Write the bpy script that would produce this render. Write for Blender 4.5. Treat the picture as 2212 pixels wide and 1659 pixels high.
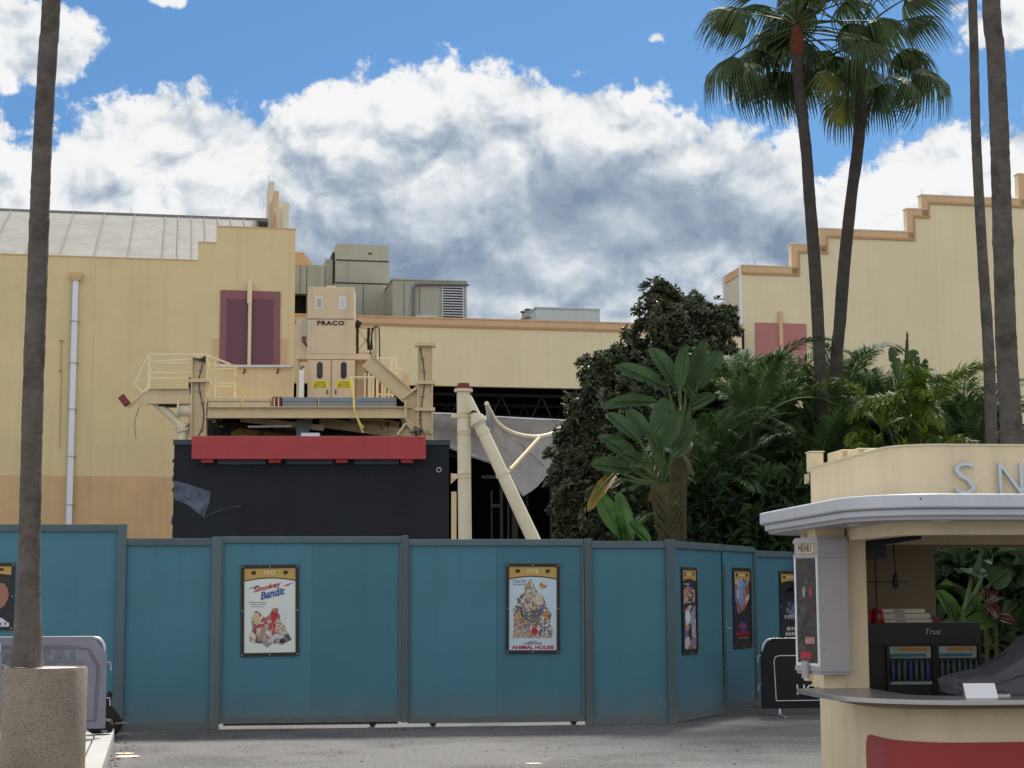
import bpy, bmesh, math, random
from mathutils import Vector, Matrix, Euler, noise
R = math.radians
rnd = random.Random(7)
for o in list(bpy.data.objects): bpy.data.objects.remove(o)
scene = bpy.context.scene
C = scene.collection
# ---------------------------------------------------------------- camera
# pixel positions below are read in a 2212 x 1659 view of the photograph
FPX, CX, CY, ZC = 3700.0, 1106.0, 829.5, 1.69
PITCH = math.atan(460.5 / FPX); ROLL = 0.004
F0 = Vector((0, math.cos(PITCH), math.sin(PITCH)))
R0 = Vector((1, 0, 0)); U0 = R0.cross(F0)
CR = R0 * math.cos(ROLL) - U0 * math.sin(ROLL)
CU = U0 * math.cos(ROLL) + R0 * math.sin(ROLL)
cam = bpy.data.cameras.new('camera'); camo = bpy.data.objects.new('camera', cam); C.objects.link(camo)
cam.sensor_width = 36; cam.lens = 36 * FPX / 2212; cam.clip_start = 0.1; cam.clip_end = 5000
m = Matrix((CR, CU, -F0)).transposed().to_4x4(); m.translation = (0, 0, ZC)
camo.matrix_world = m
scene.camera = camo
def ray(x, y): return F0 + CR * ((x - CX) / FPX) + CU * ((CY - y) / FPX)
def W(x, y, Y):                       # the point of a pixel's ray at world distance Y
    d = ray(x, y); return Vector((0, 0, ZC)) + d * (Y / d.y)
def G(x, y, z=0.0):                   # the point of a pixel's ray on the level z
    d = ray(x, y); return Vector((0, 0, ZC)) + d * ((z - ZC) / d.z)
# ---------------------------------------------------------------- world, sun, exposure
SUN_EL, SUN_AZ = R(52), R(14)         # azimuth measured from +Y (ahead) towards +X
sun_dir = Vector((math.sin(SUN_AZ) * math.cos(SUN_EL), math.cos(SUN_AZ) * math.cos(SUN_EL), math.sin(SUN_EL)))
sl = bpy.data.lights.new('sun', 'SUN'); sl.energy = 2.8; sl.angle = R(9); sl.color = (1, .95, .87)
so = bpy.data.objects.new('sun', sl); C.objects.link(so)
so.rotation_euler = (-sun_dir).to_track_quat('-Z', 'Y').to_euler(); so.location = (0, 0, 60)
scene.view_settings.view_transform = 'Standard'; scene.view_settings.look = 'None'
scene.view_settings.gamma = 1; scene.view_settings.exposure = 1.1
scene.view_settings.use_curve_mapping = False

world = bpy.data.worlds.new('World'); scene.world = world; world.use_nodes = True
nt = world.node_tree; nt.nodes.clear()
def N(t, **k):
    n = nt.nodes.new(t)
    for a, b in k.items(): setattr(n, a, b)
    return n
def L(a, b): nt.links.new(a, b)
def math_(op, a, b=None, c=None, clamp=False):
    n = N('ShaderNodeMath', operation=op); n.use_clamp = clamp
    for i, v in enumerate((a, b, c)):
        if v is None: continue
        if isinstance(v, (int, float)): n.inputs[i].default_value = v
        else: L(v, n.inputs[i])
    return n.outputs[0]
def sstep(v, a, b, lo=0.0, hi=1.0):
    n = N('ShaderNodeMapRange', interpolation_type='SMOOTHSTEP'); L(v, n.inputs[0])
    for i, q in zip((1, 2, 3, 4), (a, b, lo, hi)): n.inputs[i].default_value = q
    return n.outputs[0]
sky = N('ShaderNodeTexSky', sky_type='NISHITA'); sky.sun_disc = False
sky.sun_elevation = SUN_EL; sky.sun_rotation = SUN_AZ; sky.air_density = 1.0; sky.dust_density = 0.6; sky.ozone_density = 2.5
tc = N('ShaderNodeTexCoord'); sep = N('ShaderNodeSeparateXYZ'); L(tc.outputs['Generated'], sep.inputs[0])
az = math_('ARCTAN2', sep.outputs[0], sep.outputs[1]); el = math_('ARCSINE', sep.outputs[2])
def azel(x, y):
    d = ray(x, y).normalized(); return math.atan2(d.x, d.y), math.asin(d.z)
# top line of the cumulus bank, azimuth -> elevation, going on to both sides at its mean height
prof = [(-500, 300), (-300, 200), (-120, 290), (0, 275), (60, 292), (140, 275), (250, 218), (330, 184), (400, 172), (490, 178), (560, 206), (605, 214), (650, 192), (700, 168), (770, 156), (860, 152), (960, 162), (1100, 166), (1180, 172), (1300, 196), (1400, 206), (1500, 226), (1565, 232), (1625, 262), (1660, 292), (1700, 278), (1736, 306), (1752, 402), (1775, 412), (1800, 398), (1850, 385), (1900, 352), (1950, 290), (2050, 256), (2212, 252), (2350, 190), (2500, 240), (2700, 300)]
fc = N('ShaderNodeFloatCurve'); cv = fc.mapping.curves[0]
pts = [(azel(x, y)[0] + .5, azel(x, y)[1]) for x, y in prof]
pts = [(0, .26)] + [p for p in pts if 0 < p[0] < 1] + [(1, .26)]
while len(cv.points) < len(pts): cv.points.new(.5, .5)
for p, q in zip(cv.points, pts): p.location = q
fc.mapping.update()
L(math_('ADD', az, .5, clamp=True), fc.inputs['Value'])
top = fc.outputs[0]
def vec(daz, delv, sy=1.25):
    cmb = N('ShaderNodeCombineXYZ'); L(math_('ADD', az, daz), cmb.inputs[0]); L(math_('MULTIPLY', math_('ADD', el, delv), sy), cmb.inputs[1])
    wn = N('ShaderNodeTexNoise', noise_dimensions='2D'); L(cmb.outputs[0], wn.inputs['Vector']); wn.inputs['Scale'].default_value = 24; wn.inputs['Detail'].default_value = 3
    ws = N('ShaderNodeVectorMath', operation='MULTIPLY_ADD'); L(wn.outputs['Color'], ws.inputs[0]); ws.inputs[1].default_value = (.035, .035, 0); L(cmb.outputs[0], ws.inputs[2])
    return ws.outputs[0]
def tex(v, sc, det, ro=.55):
    n_ = N('ShaderNodeTexNoise', noise_dimensions='2D'); L(v, n_.inputs['Vector']); n_.inputs['Scale'].default_value = sc; n_.inputs['Detail'].default_value = det; n_.inputs['Roughness'].default_value = ro
    return n_.outputs[0]
def billow(v):
    # round cauliflower lumps: fractal cells, high in the middle and creased between
    vo = N('ShaderNodeTexVoronoi', voronoi_dimensions='2D', feature='F1'); vo.normalize = True
    L(v, vo.inputs['Vector']); vo.inputs['Scale'].default_value = 17; vo.inputs['Detail'].default_value = 4; vo.inputs['Roughness'].default_value = .52; vo.inputs['Lacunarity'].default_value = 2.1
    return math_('SUBTRACT', .45, vo.outputs['Distance'])
def dens(daz, delv):
    v = vec(daz, delv); b = tex(v, 11, 4, .5); h = billow(v)
    return math_('ADD', math_('MULTIPLY', math_('SUBTRACT', b, .5), 1.1), math_('MULTIPLY', h, 1.0)), b
d0, b0 = dens(0, 0)
d1, b1 = dens(.004, .010)
def big(daz, delv):
    v = vec(daz, delv); vo = N('ShaderNodeTexVoronoi', voronoi_dimensions='2D', feature='SMOOTH_F1'); vo.inputs['Smoothness'].default_value = .5
    L(v, vo.inputs['Vector']); vo.inputs['Scale'].default_value = 8.5; vo.inputs['Detail'].default_value = 1.0; vo.normalize = True
    return math_('SUBTRACT', .45, vo.outputs['Distance'])
g0 = big(0, 0); g1 = big(.012, .034)
def blob(x, y, rx, ry):
    a, e = azel(x, y)
    u = math_('DIVIDE', math_('SUBTRACT', az, a), rx / FPX); v = math_('DIVIDE', math_('SUBTRACT', el, e), ry / FPX)
    q = math_('SQRT', math_('ADD', math_('MULTIPLY', u, u), math_('MULTIPLY', v, v)))
    return math_('SUBTRACT', 1.0, q)
fcv = N('ShaderNodeCombineXYZ'); L(az, fcv.inputs[0]); L(el, fcv.inputs[1])
fn = N('ShaderNodeTexNoise', noise_dimensions='2D'); L(fcv.outputs[0], fn.inputs['Vector']); fn.inputs['Scale'].default_value = 62; fn.inputs['Detail'].default_value = 7; fn.inputs['Roughness'].default_value = .62; fn.inputs['Distortion'].default_value = .15
fine = math_('SUBTRACT', fn.outputs[0], .5)
edge = math_('MULTIPLY', math_('SUBTRACT', top, el), 13.0)          # signed distance to the top line
edge = math_('MINIMUM', edge, .62)
e1 = math_('SUBTRACT', math_('MULTIPLY', blob(55, 92, 185, 110), .62), .14)
e2 = math_('SUBTRACT', math_('MULTIPLY', blob(1415, 82, 80, 34), .34), .27)
e3 = math_('SUBTRACT', math_('MULTIPLY', blob(2190, 60, 150, 90), .45), .2)
e4 = math_('SUBTRACT', math_('MULTIPLY', blob(345, -4, 95, 26), .40), .2)
for e in (e1, e2, e3, e4): edge = math_('MAXIMUM', edge, e)
# other cumulus over the rest of the sky, the same fractal at a larger scale
bc = N('ShaderNodeTexNoise', noise_dimensions='3D'); L(tc.outputs['Generated'], bc.inputs['Vector'])
bc.inputs['Scale'].default_value = 3.1; bc.inputs['Detail'].default_value = 3
rest = math_('MULTIPLY', math_('SUBTRACT', bc.outputs[0], .43), 3.0)  # cover beyond the view raised to add light on the facades
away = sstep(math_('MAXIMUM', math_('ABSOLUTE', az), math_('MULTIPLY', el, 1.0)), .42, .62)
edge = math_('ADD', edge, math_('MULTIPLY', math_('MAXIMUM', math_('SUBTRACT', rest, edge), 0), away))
dd = math_('ADD', edge, math_('ADD', math_('MULTIPLY', d0, .55), math_('MULTIPLY', fine, .55)))
alpha = sstep(dd, .0, .15)
# light: lumps facing the sun are white, the thick middle and the bellies are grey
relief = math_('SUBTRACT', d0, d1); relief2 = math_('SUBTRACT', g0, g1)
thick = sstep(dd, .25, 1.0)
belly = math_('MAXIMUM', sstep(math_('ADD', blob(1290, 470, 640, 190), math_('MULTIPLY', d0, .30)), .0, .85), math_('MULTIPLY', sstep(math_('ADD', blob(830, 590, 700, 130), math_('MULTIPLY', d0, .25)), .0, .8), .8))
rim = sstep(dd, .12, .85, .20, 0.0)
calm = math_('SUBTRACT', 1.0, math_('MULTIPLY', belly, .45))
lit = math_('ADD', .70, math_('MULTIPLY', calm, math_('ADD', math_('MULTIPLY', relief, 1.7), math_('MULTIPLY', fine, .10))))
lit = math_('ADD', lit, math_('MULTIPLY', math_('MULTIPLY', relief2, calm), .95))
lit = math_('ADD', lit, rim)
lit = math_('SUBTRACT', lit, math_('MULTIPLY', belly, .45))
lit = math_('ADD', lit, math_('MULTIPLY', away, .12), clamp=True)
ramp = N('ShaderNodeValToRGB'); L(lit, ramp.inputs[0])
cr = ramp.color_ramp; cr.elements[0].position = 0.12; cr.elements[0].color = (.24, .32, .44, 1)
cr.elements[1].position = 1; cr.elements[1].color = (1, 1, 1, 1)
e = cr.elements.new(.42); e.color = (.41, .49, .60, 1)
e = cr.elements.new(.66); e.color = (.68, .74, .80, 1)
e = cr.elements.new(.86); e.color = (.93, .95, .97, 1)
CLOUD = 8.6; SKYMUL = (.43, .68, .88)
skc = N('ShaderNodeMix', data_type='RGBA', blend_type='MULTIPLY'); skc.inputs[0].default_value = 1
L(sky.outputs[0], skc.inputs[6]); skc.inputs[7].default_value = (*SKYMUL, 1)
# brightness added to clouds away from the sun, front lit, to light the facades
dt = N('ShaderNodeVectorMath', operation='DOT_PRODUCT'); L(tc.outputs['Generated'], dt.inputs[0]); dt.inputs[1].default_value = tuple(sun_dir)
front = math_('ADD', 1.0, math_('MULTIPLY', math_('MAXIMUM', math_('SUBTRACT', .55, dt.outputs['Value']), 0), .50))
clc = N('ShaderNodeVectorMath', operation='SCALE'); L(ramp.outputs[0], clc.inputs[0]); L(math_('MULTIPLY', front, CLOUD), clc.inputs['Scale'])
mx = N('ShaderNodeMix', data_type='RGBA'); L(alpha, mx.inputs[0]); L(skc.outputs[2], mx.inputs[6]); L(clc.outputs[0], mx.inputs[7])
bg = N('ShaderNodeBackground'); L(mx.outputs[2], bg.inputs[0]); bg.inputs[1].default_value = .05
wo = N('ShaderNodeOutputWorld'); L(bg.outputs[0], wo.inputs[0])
# ---------------------------------------------------------------- helpers
class MB:
    def __init__(s): s.v = []; s.f = []
    def add(s, vs, fs):
        o = len(s.v); s.v += [tuple(v) for v in vs]; s.f += [tuple(i + o for i in f) for f in fs]; return s
    def box(s, x0, x1, y0, y1, z0, z1):
        vs = [(x, y, z) for x in (x0, x1) for y in (y0, y1) for z in (z0, z1)]
        return s.add(vs, [(0, 1, 3, 2), (4, 6, 7, 5), (0, 4, 5, 1), (2, 3, 7, 6), (0, 2, 6, 4), (1, 5, 7, 3)])
    def prism(s, poly, y0, y1):                       # outline in x, z pushed along y
        n = len(poly)
        vs = [(p[0], y0, p[1]) for p in poly] + [(p[0], y1, p[1]) for p in poly]
        return s.add(vs, [tuple(range(n)), tuple(range(2 * n - 1, n - 1, -1))] + [(i, i + n, (i + 1) % n + n, (i + 1) % n) for i in range(n)])
    def slab(s, poly, z0, z1):                        # outline in x, y pushed along z
        n = len(poly)
        vs = [(p[0], p[1], z0) for p in poly] + [(p[0], p[1], z1) for p in poly]
        return s.add(vs, [tuple(range(n)), tuple(range(2 * n - 1, n - 1, -1))] + [(i, i + n, (i + 1) % n + n, (i + 1) % n) for i in range(n)])
    def ring(s, pa, pb, z0, z1, closed=True):         # wall between two outlines
        n = len(pa); vs = []
        for p, q in zip(pa, pb): vs += [(p[0], p[1], z0), (q[0], q[1], z0), (q[0], q[1], z1), (p[0], p[1], z1)]
        fs = []
        for i in range(n if closed else n - 1):
            a = 4 * i; b = 4 * ((i + 1) % n)
            for k in range(4): fs.append((a + k, a + (k + 1) % 4, b + (k + 1) % 4, b + k))
        if not closed: fs += [(0, 1, 2, 3), (4 * n - 1, 4 * n - 2, 4 * n - 3, 4 * n - 4)]
        return s.add(vs, fs)
    def tube(s, pts, r, n=8, cap=True):
        pts = [Vector(p) for p in pts]; k = len(pts)
        rr = r if isinstance(r, (list, tuple)) else [r] * k
        vs = []; ref = None
        for i, p in enumerate(pts):
            t = (pts[min(i + 1, k - 1)] - pts[max(i - 1, 0)]).normalized()
            if ref is None: ref = Vector((0, 0, 1)) if abs(t.z) < .9 else Vector((1, 0, 0))
            a = t.cross(ref).normalized(); b = a.cross(t).normalized(); ref = b
            for j in range(n):
                q = 2 * math.pi * j / n; vs.append(p + (a * math.cos(q) + b * math.sin(q)) * rr[i])
        fs = [(i * n + j, i * n + (j + 1) % n, (i + 1) * n + (j + 1) % n, (i + 1) * n + j) for i in range(k - 1) for j in range(n)]
        if cap: fs += [tuple(range(n - 1, -1, -1)), tuple((k - 1) * n + j for j in range(n))]
        return s.add(vs, fs)
    def lathe(s, prof, n=24, c=(0, 0)):
        k = len(prof)
        vs = [(c[0] + r * math.cos(2 * math.pi * j / n), c[1] + r * math.sin(2 * math.pi * j / n), z) for r, z in prof for j in range(n)]
        fs = [(i * n + j, i * n + (j + 1) % n, (i + 1) * n + (j + 1) % n, (i + 1) * n + j) for i in range(k - 1) for j in range(n)]
        fs += [tuple(range(n - 1, -1, -1)), tuple((k - 1) * n + j for j in range(n))]
        return s.add(vs, fs)
    def beam(s, a, b, w, h, t=.02, up=(0, 0, 1), side=None):   # I section from a to b, web facing `side`
        a = Vector(a); b = Vector(b); d = (b - a).normalized()
        sd = Vector(side) if side else Vector((0, 1, 0))
        sd = (sd - d * sd.dot(d)).normalized(); u = sd.cross(d).normalized()
        def bar(c, hw, hh):
            vs = [p + u * (c + i * hh) + sd * j * hw for p in (a, b) for i, j in ((-1, -1), (-1, 1), (1, 1), (1, -1))]
            s.add(vs, [(0, 1, 2, 3), (7, 6, 5, 4)] + [(k, k + 4, (k + 1) % 4 + 4, (k + 1) % 4) for k in range(4)])
        bar(0, t / 2, h / 2 - t); bar(h / 2 - t / 2, w / 2, t / 2); bar(-h / 2 + t / 2, w / 2, t / 2)
        return s
    def bar(s, a, b, w, d):                                     # square bar
        a = Vector(a); b = Vector(b); t = (b - a).normalized()
        y = Vector((0, 1, 0)); y = (y - t * y.dot(t)).normalized(); u = y.cross(t)
        vs = [p + u * i * w / 2 + y * j * d / 2 for p in (a, b) for i, j in ((-1, -1), (-1, 1), (1, 1), (1, -1))]
        return s.add(vs, [(0, 1, 2, 3), (7, 6, 5, 4)] + [(k, k + 4, (k + 1) % 4 + 4, (k + 1) % 4) for k in range(4)])
    def mesh(s, name='mesh', smooth=False):
        me = bpy.data.meshes.new(name); me.from_pydata(s.v, [], s.f); me.validate()
        bm = bmesh.new(); bm.from_mesh(me); bmesh.ops.recalc_face_normals(bm, faces=bm.faces); bm.to_mesh(me); bm.free()
        if smooth:
            me.polygons.foreach_set('use_smooth', [True] * len(me.polygons))
            try: me.set_sharp_from_angle(angle=R(40))
            except Exception: pass
        return me
def tag(o, label=None, cat=None, group=None, kind=None):
    for k, v in (('label', label), ('category', cat), ('group', group), ('kind', kind)):
        if v: o[k] = v
    return o
def obj(name, mb, mat, parent=None, loc=(0, 0, 0), rot=(0, 0, 0), smooth=False, bevel=0, **t):
    me = mb if isinstance(mb, bpy.types.Mesh) else mb.mesh(name, smooth)
    if mat is not None and not me.materials: me.materials.append(mat)
    o = bpy.data.objects.new(name, me); C.objects.link(o)
    o.location = loc; o.rotation_euler = rot
    if parent: o.parent = parent
    if bevel:
        b = o.modifiers.new('bevel', 'BEVEL'); b.width = bevel; b.segments = 2; b.limit_method = 'ANGLE'; b.angle_limit = R(40)
    return tag(o, **t)
def empty(name, loc, rz=0, **t):
    o = bpy.data.objects.new(name, None); C.objects.link(o); o.location = loc; o.rotation_euler = (0, 0, rz); o.empty_display_size = .2
    return tag(o, **t)
def bx(*a): return MB().box(*a)
class Frame:                    # an upright plane: pixel -> local (along, up); local y runs away from the viewer
    def __init__(s, px, depth, yaw):
        p = W(px[0], px[1], depth); s.o = Vector((p.x, p.y, 0)); s.yaw = yaw
        s.e = Vector((math.cos(yaw), math.sin(yaw), 0)); s.n = Vector((-math.sin(yaw), math.cos(yaw), 0))
    def p(s, x, y, d=0.0):
        r = ray(x, y); c = Vector((0, 0, ZC)); t = (s.o + s.n * d - c).dot(s.n) / r.dot(s.n)
        q = c + r * t - s.o; return (q.dot(s.e), q.z)
    def p3(s, x, y, d=0.0):
        a, z = s.p(x, y, d); return Vector((a, d, z))
    def rect(s, x0, y0, x1, y1, d=0.0):
        a = s.p(x0, (y0 + y1) / 2, d)[0]; b = s.p(x1, (y0 + y1) / 2, d)[0]; xm = (x0 + x1) / 2
        return a, b, s.p(xm, y1, d)[1], s.p(xm, y0, d)[1]
    def box(s, x0, y0, x1, y1, d0, d1, mb=None):
        a, b, z0, z1 = s.rect(x0, y0, x1, y1, d0); mb = mb or MB(); return mb.box(a, b, d0, d1, z0, z1)
# ---------------------------------------------------------------- materials
MATS = {}
def M(name, col, rough=.6, var=.12, scale=2.5, bump=.0, bscale=40, metal=0, spec=.35, streak=0.0, dirt=None, spots=None, trans=0.0, attr=None, coat=0, alpha=1, rings=0.0, orand=0.0, splash=None):
    if name in MATS: return MATS[name]
    m = bpy.data.materials.new(name); m.use_nodes = True; t = m.node_tree; ns = t.nodes
    b = ns['Principled BSDF']; b.inputs['Roughness'].default_value = rough; b.inputs['Metallic'].default_value = metal
    b.inputs['Specular IOR Level'].default_value = spec; b.inputs['Coat Weight'].default_value = coat
    tc = ns.new('ShaderNodeTexCoord')
    def noise_(sc, det=5, ro=.6, vec=None, st=None):
        n = ns.new('ShaderNodeTexNoise'); n.inputs['Scale'].default_value = sc; n.inputs['Detail'].default_value = det; n.inputs['Roughness'].default_value = ro
        if st:
            mp = ns.new('ShaderNodeMapping'); mp.inputs['Scale'].default_value = st; t.links.new(tc.outputs['Object'], mp.inputs[0]); t.links.new(mp.outputs[0], n.inputs['Vector'])
        else: t.links.new(tc.outputs['Object'], n.inputs['Vector'])
        return n.outputs[0]
    def ramp(f, a, c0, c1):
        r = ns.new('ShaderNodeMapRange'); r.inputs[1].default_value = a[0]; r.inputs[2].default_value = a[1]; r.inputs[3].default_value = c0; r.inputs[4].default_value = c1
        t.links.new(f, r.inputs[0]); return r.outputs[0]
    base = ns.new('ShaderNodeRGB'); base.outputs[0].default_value = (*col, 1); cur = base.outputs[0]
    def mul(f):
        nonlocal cur
        x = ns.new('ShaderNodeVectorMath'); x.operation = 'SCALE'; t.links.new(cur, x.inputs[0]); t.links.new(f, x.inputs['Scale']); cur = x.outputs[0]
    if var: mul(ramp(noise_(scale, 6, .65), (.25, .75), 1 - var, 1 + var))
    if attr:
        a = ns.new('ShaderNodeAttribute'); a.attribute_name = attr
        mixc = ns.new('ShaderNodeVectorMath'); mixc.operation = 'MULTIPLY'; t.links.new(cur, mixc.inputs[0]); t.links.new(a.outputs['Color'], mixc.inputs[1]); cur = mixc.outputs[0]
    if orand:
        oi = ns.new('ShaderNodeObjectInfo'); mul(ramp(oi.outputs['Random'], (0, 1), 1 - orand, 1 + orand))
    if rings: mul(ramp(noise_(1.0, 6, .7, st=(5, 5, 20)), (.3, .72), 1 - rings, 1 + rings * .6))
    if streak: mul(ramp(noise_(1.0, 5, .6, st=(4.5, 4.5, .22)), (.52, .8), 1.0, 1 - streak))
    def mixto(c, f):
        nonlocal cur
        x = ns.new('ShaderNodeMix'); x.data_type = 'RGBA'; t.links.new(f, x.inputs[0]); t.links.new(cur, x.inputs[6]); x.inputs[7].default_value = (*c, 1); cur = x.outputs[2]
    if dirt: mixto(dirt[0], ramp(noise_(dirt[1], 8, .7), (dirt[2], dirt[2] + .13), 0, dirt[3]))
    if splash:                                 # dried mud and scuffs near the foot, ragged upper edge
        sx_ = ns.new('ShaderNodeSeparateXYZ'); t.links.new(tc.outputs['Object'], sx_.inputs[0])
        ad = ns.new('ShaderNodeMath'); ad.operation = 'MULTIPLY_ADD'; t.links.new(noise_(5, 8, .75), ad.inputs[0]); ad.inputs[1].default_value = -.9; t.links.new(sx_.outputs[2], ad.inputs[2])
        mixto(splash[0], ramp(ad.outputs[0], (-.42, .05), splash[1], 0))
    if spots:                                  # (colour, scale, size): aggregate chips
        v = ns.new('ShaderNodeTexVoronoi'); v.inputs['Scale'].default_value = spots[1]; t.links.new(tc.outputs['Object'], v.inputs['Vector'])
        mixto(spots[0], ramp(v.outputs['Distance'], (spots[2], spots[2] + .06), 1, 0))
    t.links.new(cur, b.inputs['Base Color'])
    if bump:
        bp = ns.new('ShaderNodeBump'); bp.inputs['Strength'].default_value = bump; bp.inputs['Distance'].default_value = .02
        t.links.new(noise_(bscale, 6, .7), bp.inputs['Height']); t.links.new(bp.outputs[0], b.inputs['Normal'])
    if alpha < 1: b.inputs['Alpha'].default_value = alpha
    if trans:
        out = ns['Material Output']; tr = ns.new('ShaderNodeBsdfTranslucent'); t.links.new(cur, tr.inputs[0])
        ms = ns.new('ShaderNodeMixShader'); ms.inputs[0].default_value = trans
        t.links.new(b.outputs[0], ms.inputs[1]); t.links.new(tr.outputs[0], ms.inputs[2]); t.links.new(ms.outputs[0], out.inputs[0])
    MATS[name] = m; return m
asphalt = M('asphalt', (.155, .152, .152), .92, .42, 26, .9, 60, spots=((.27, .265, .26), 22, .20), dirt=((.085, .083, .083), .45, .46, .75), streak=.0)
concrete = M('concrete', (.42, .41, .39), .85, .15, 3, .4, 60, dirt=((.2, .19, .18), 3, .58, .6))
tan = M('tan_stucco', (.70, .555, .31), .9, .08, .5, .6, 45, streak=.10, dirt=((.48, .36, .20), 1.3, .62, .4), orand=.025)
tan2 = M('ochre_stucco', (.62, .42, .22), .9, .09, .8, .6, 45, streak=.15, dirt=((.42, .27, .13), 1.4, .62, .45), orand=.03)
cream = M('cream_stucco', (.73, .63, .41), .9, .06, .45, .6, 45, streak=.08, dirt=((.52, .43, .27), 1.1, .64, .35), orand=.02)
cream2 = M('pale_cream_stucco', (.66, .60, .46), .9, .05, .5, .4, 60)
peach = M('peach_trim', (.62, .41, .24), .85, .06, 1, .3, 60, streak=.12)
peach_d = M('peach_line', (.45, .28, .13), .85, .06, 1)
purple = M('mauve_paint', (.25, .11, .125), .8, .06, 2, .2, 60)
purple_d = M('plum_paint', (.165, .07, .09), .8, .06, 2, .2, 60)
pinkp = M('rose_paint', (.43, .18, .17), .8, .06, 2)
roofm = M('grey_roof_sheet', (.225, .22, .20), .85, .2, 1.2, .2, 30, streak=.2, dirt=((.28, .27, .25), 1.1, .58, .7))
seam = M('roof_seam', (.16, .16, .16), .8)
pipew = M('galvanised_pipe', (.72, .74, .78), .5, .05, 4, streak=.1)
hvac = M('grey_duct_sheet', (.40, .40, .33), .75, .08, .8, .15, 30, streak=.22, dirt=((.25, .24, .19), 1.2, .62, .5))
hvacw = M('pale_duct_sheet', (.55, .59, .60), .7, .06, .8, streak=.08)
darkm = M('dark_steel', (.03, .028, .026), .8, .3, 2)
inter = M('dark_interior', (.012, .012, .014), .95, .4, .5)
black_w = M('blue_black_paint', (.010, .013, .020), .75, .35, .7, .25, 30, streak=.25, dirt=((.045, .05, .06), 1.1, .66, .5))
slate = M('slate_trim', (.055, .07, .085), .75, .2, 2)
torn = M('scuffed_board', (.10, .125, .17), .85, .45, 3.0, .3, 30, dirt=((.02, .025, .035), 4, .5, .8))
red = M('red_sign_paint', (.40, .05, .055), .55, .10, 1.3, .05, 20, streak=.12)
steel_t = M('tan_painted_steel', (.62, .49, .30), .65, .09, 2, .1, 30, streak=.16, dirt=((.30, .19, .10), 3.5, .66, .6))
steel_w = M('cream_painted_pipe', (.68, .61, .44), .55, .06, 2, streak=.12, dirt=((.36, .27, .16), 2.5, .68, .5))
cab = M('pink_tan_cab_paint', (.64, .495, .335), .65, .06, 1.5, .05, 20, streak=.16, dirt=((.38, .24, .13), 2.2, .66, .55))
greyb = M('grey_steel_box', (.22, .25, .28), .6, .12, 2, streak=.2)
rust = M('rust_red', (.20, .05, .045), .85, .25, 5)
glassd = M('dark_glass', (.01, .012, .013), .12, 0, spec=.5)
yellow = M('yellow_sign', (.75, .62, .03), .6, .05, 4)
blackp = M('black_paint', (.012, .012, .012), .5, .1, 3)
fabric = M('grey_tent_fabric', (.38, .355, .35), .9, .12, 1.5, .3, 9, trans=.12, dirt=((.24, .22, .21), 1.2, .52, .6), streak=.25)
teal = M('teal_hoarding_paint', (.054, .168, .225), .62, .12, .9, .15, 60, streak=.10, dirt=((.10, .20, .23), 2.6, .60, .55), orand=.09, splash=((.15, .15, .14), .6))
rail = M('slate_rail_paint', (.080, .120, .135), .68, .14, 1.4, .15, 60, dirt=((.13, .15, .155), 3.5, .58, .6), orand=.14, splash=((.15, .15, .14), .6))
terr = M('terrazzo', (.225, .185, .145), .8, .16, 2.6, .35, 90, spots=((.045, .04, .035), 60, .25), dirt=((.20, .15, .11), 2.2, .6, .4))
soilm = M('pale_stone_fill', (.80, .70, .68), .9, .06, 6, .3, 60)
metal = M('bright_galvanised_tube', (.55, .56, .58), .38, .1, 6, metal=.6)
banner = M('grey_banner', (.20, .205, .245), .85, .08, 2.0, .12, 14)
banner_d = M('banner_print', (.15, .155, .19), .85, .1, 3)
banner_b = M('black_banner', (.012, .012, .015), .8, .2, 2, .1, 12)
whitep = M('white_print', (.75, .75, .73), .7, .03, 5)
bagm = M('black_bag_cloth', (.016, .015, .015), .8, .3, 8, .3, 30)
kios = M('kiosk_stucco', (.72, .60, .40), .8, .07, 1.8, .3, 70, streak=.16, dirt=((.50, .40, .22), 3.0, .60, .5))
kios_d = M('kiosk_shaded_paint', (.24, .185, .115), .8, .06, 1.5)  # tan interior paint darkened, indoor shade put into the colour
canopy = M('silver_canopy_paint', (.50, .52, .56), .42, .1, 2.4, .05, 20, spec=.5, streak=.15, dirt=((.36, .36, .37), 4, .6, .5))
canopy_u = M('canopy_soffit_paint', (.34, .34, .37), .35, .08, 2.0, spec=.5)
steelc = M('steel_counter', (.42, .41, .40), .3, .1, 4, metal=.75)
menug = M('menu_case_grey', (.36, .34, .35), .6, .06, 3, .05, 30)
redk = M('kiosk_red_panel', (.33, .024, .018), .38, .06, 1.5, .03, 10, spec=.5)
letterm = M('blue_grey_letter', (.50, .55, .62), .45, .05, 3)
stained = M('mossy_stucco', (.50, .40, .24), .9, .2, 3, .3, 60, dirt=((.12, .10, .05), 14, .5, .8))
cloth = M('charcoal_cloth', (.055, .058, .068), .55, .15, 3, .15, 14, spec=.4)
card = M('white_card', (.75, .75, .78), .7, .02, 3)
jarr = M('red_jar', (.30, .012, .015), .3, .1, 4)
boxw = M('cardboard_white', (.52, .48, .38), .8, .08, 6)
paper = M('paper_scrap', (.62, .52, .42), .8, .15, 8)
gold = M('gold_band', (.45, .29, .08), .5, .08, 5)
framem = M('dark_frame', (.025, .018, .014), .5, .1, 5)
sheetw = M('poster_white', (.62, .66, .62), .6, .03, 3)
sheetb = M('poster_pale_blue', (.48, .58, .66), .6, .04, 3)
sheetd = M('poster_dark', (.02, .02, .028), .5, .2, 4)
tapey = M('yellow_tape', (.68, .58, .16), .6, .1, 8)
trunkm = M('palm_bark', (.070, .058, .050), .95, .32, 6, .8, 26, dirt=((.055, .045, .036), 5, .52, .6), rings=.3)
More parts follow.
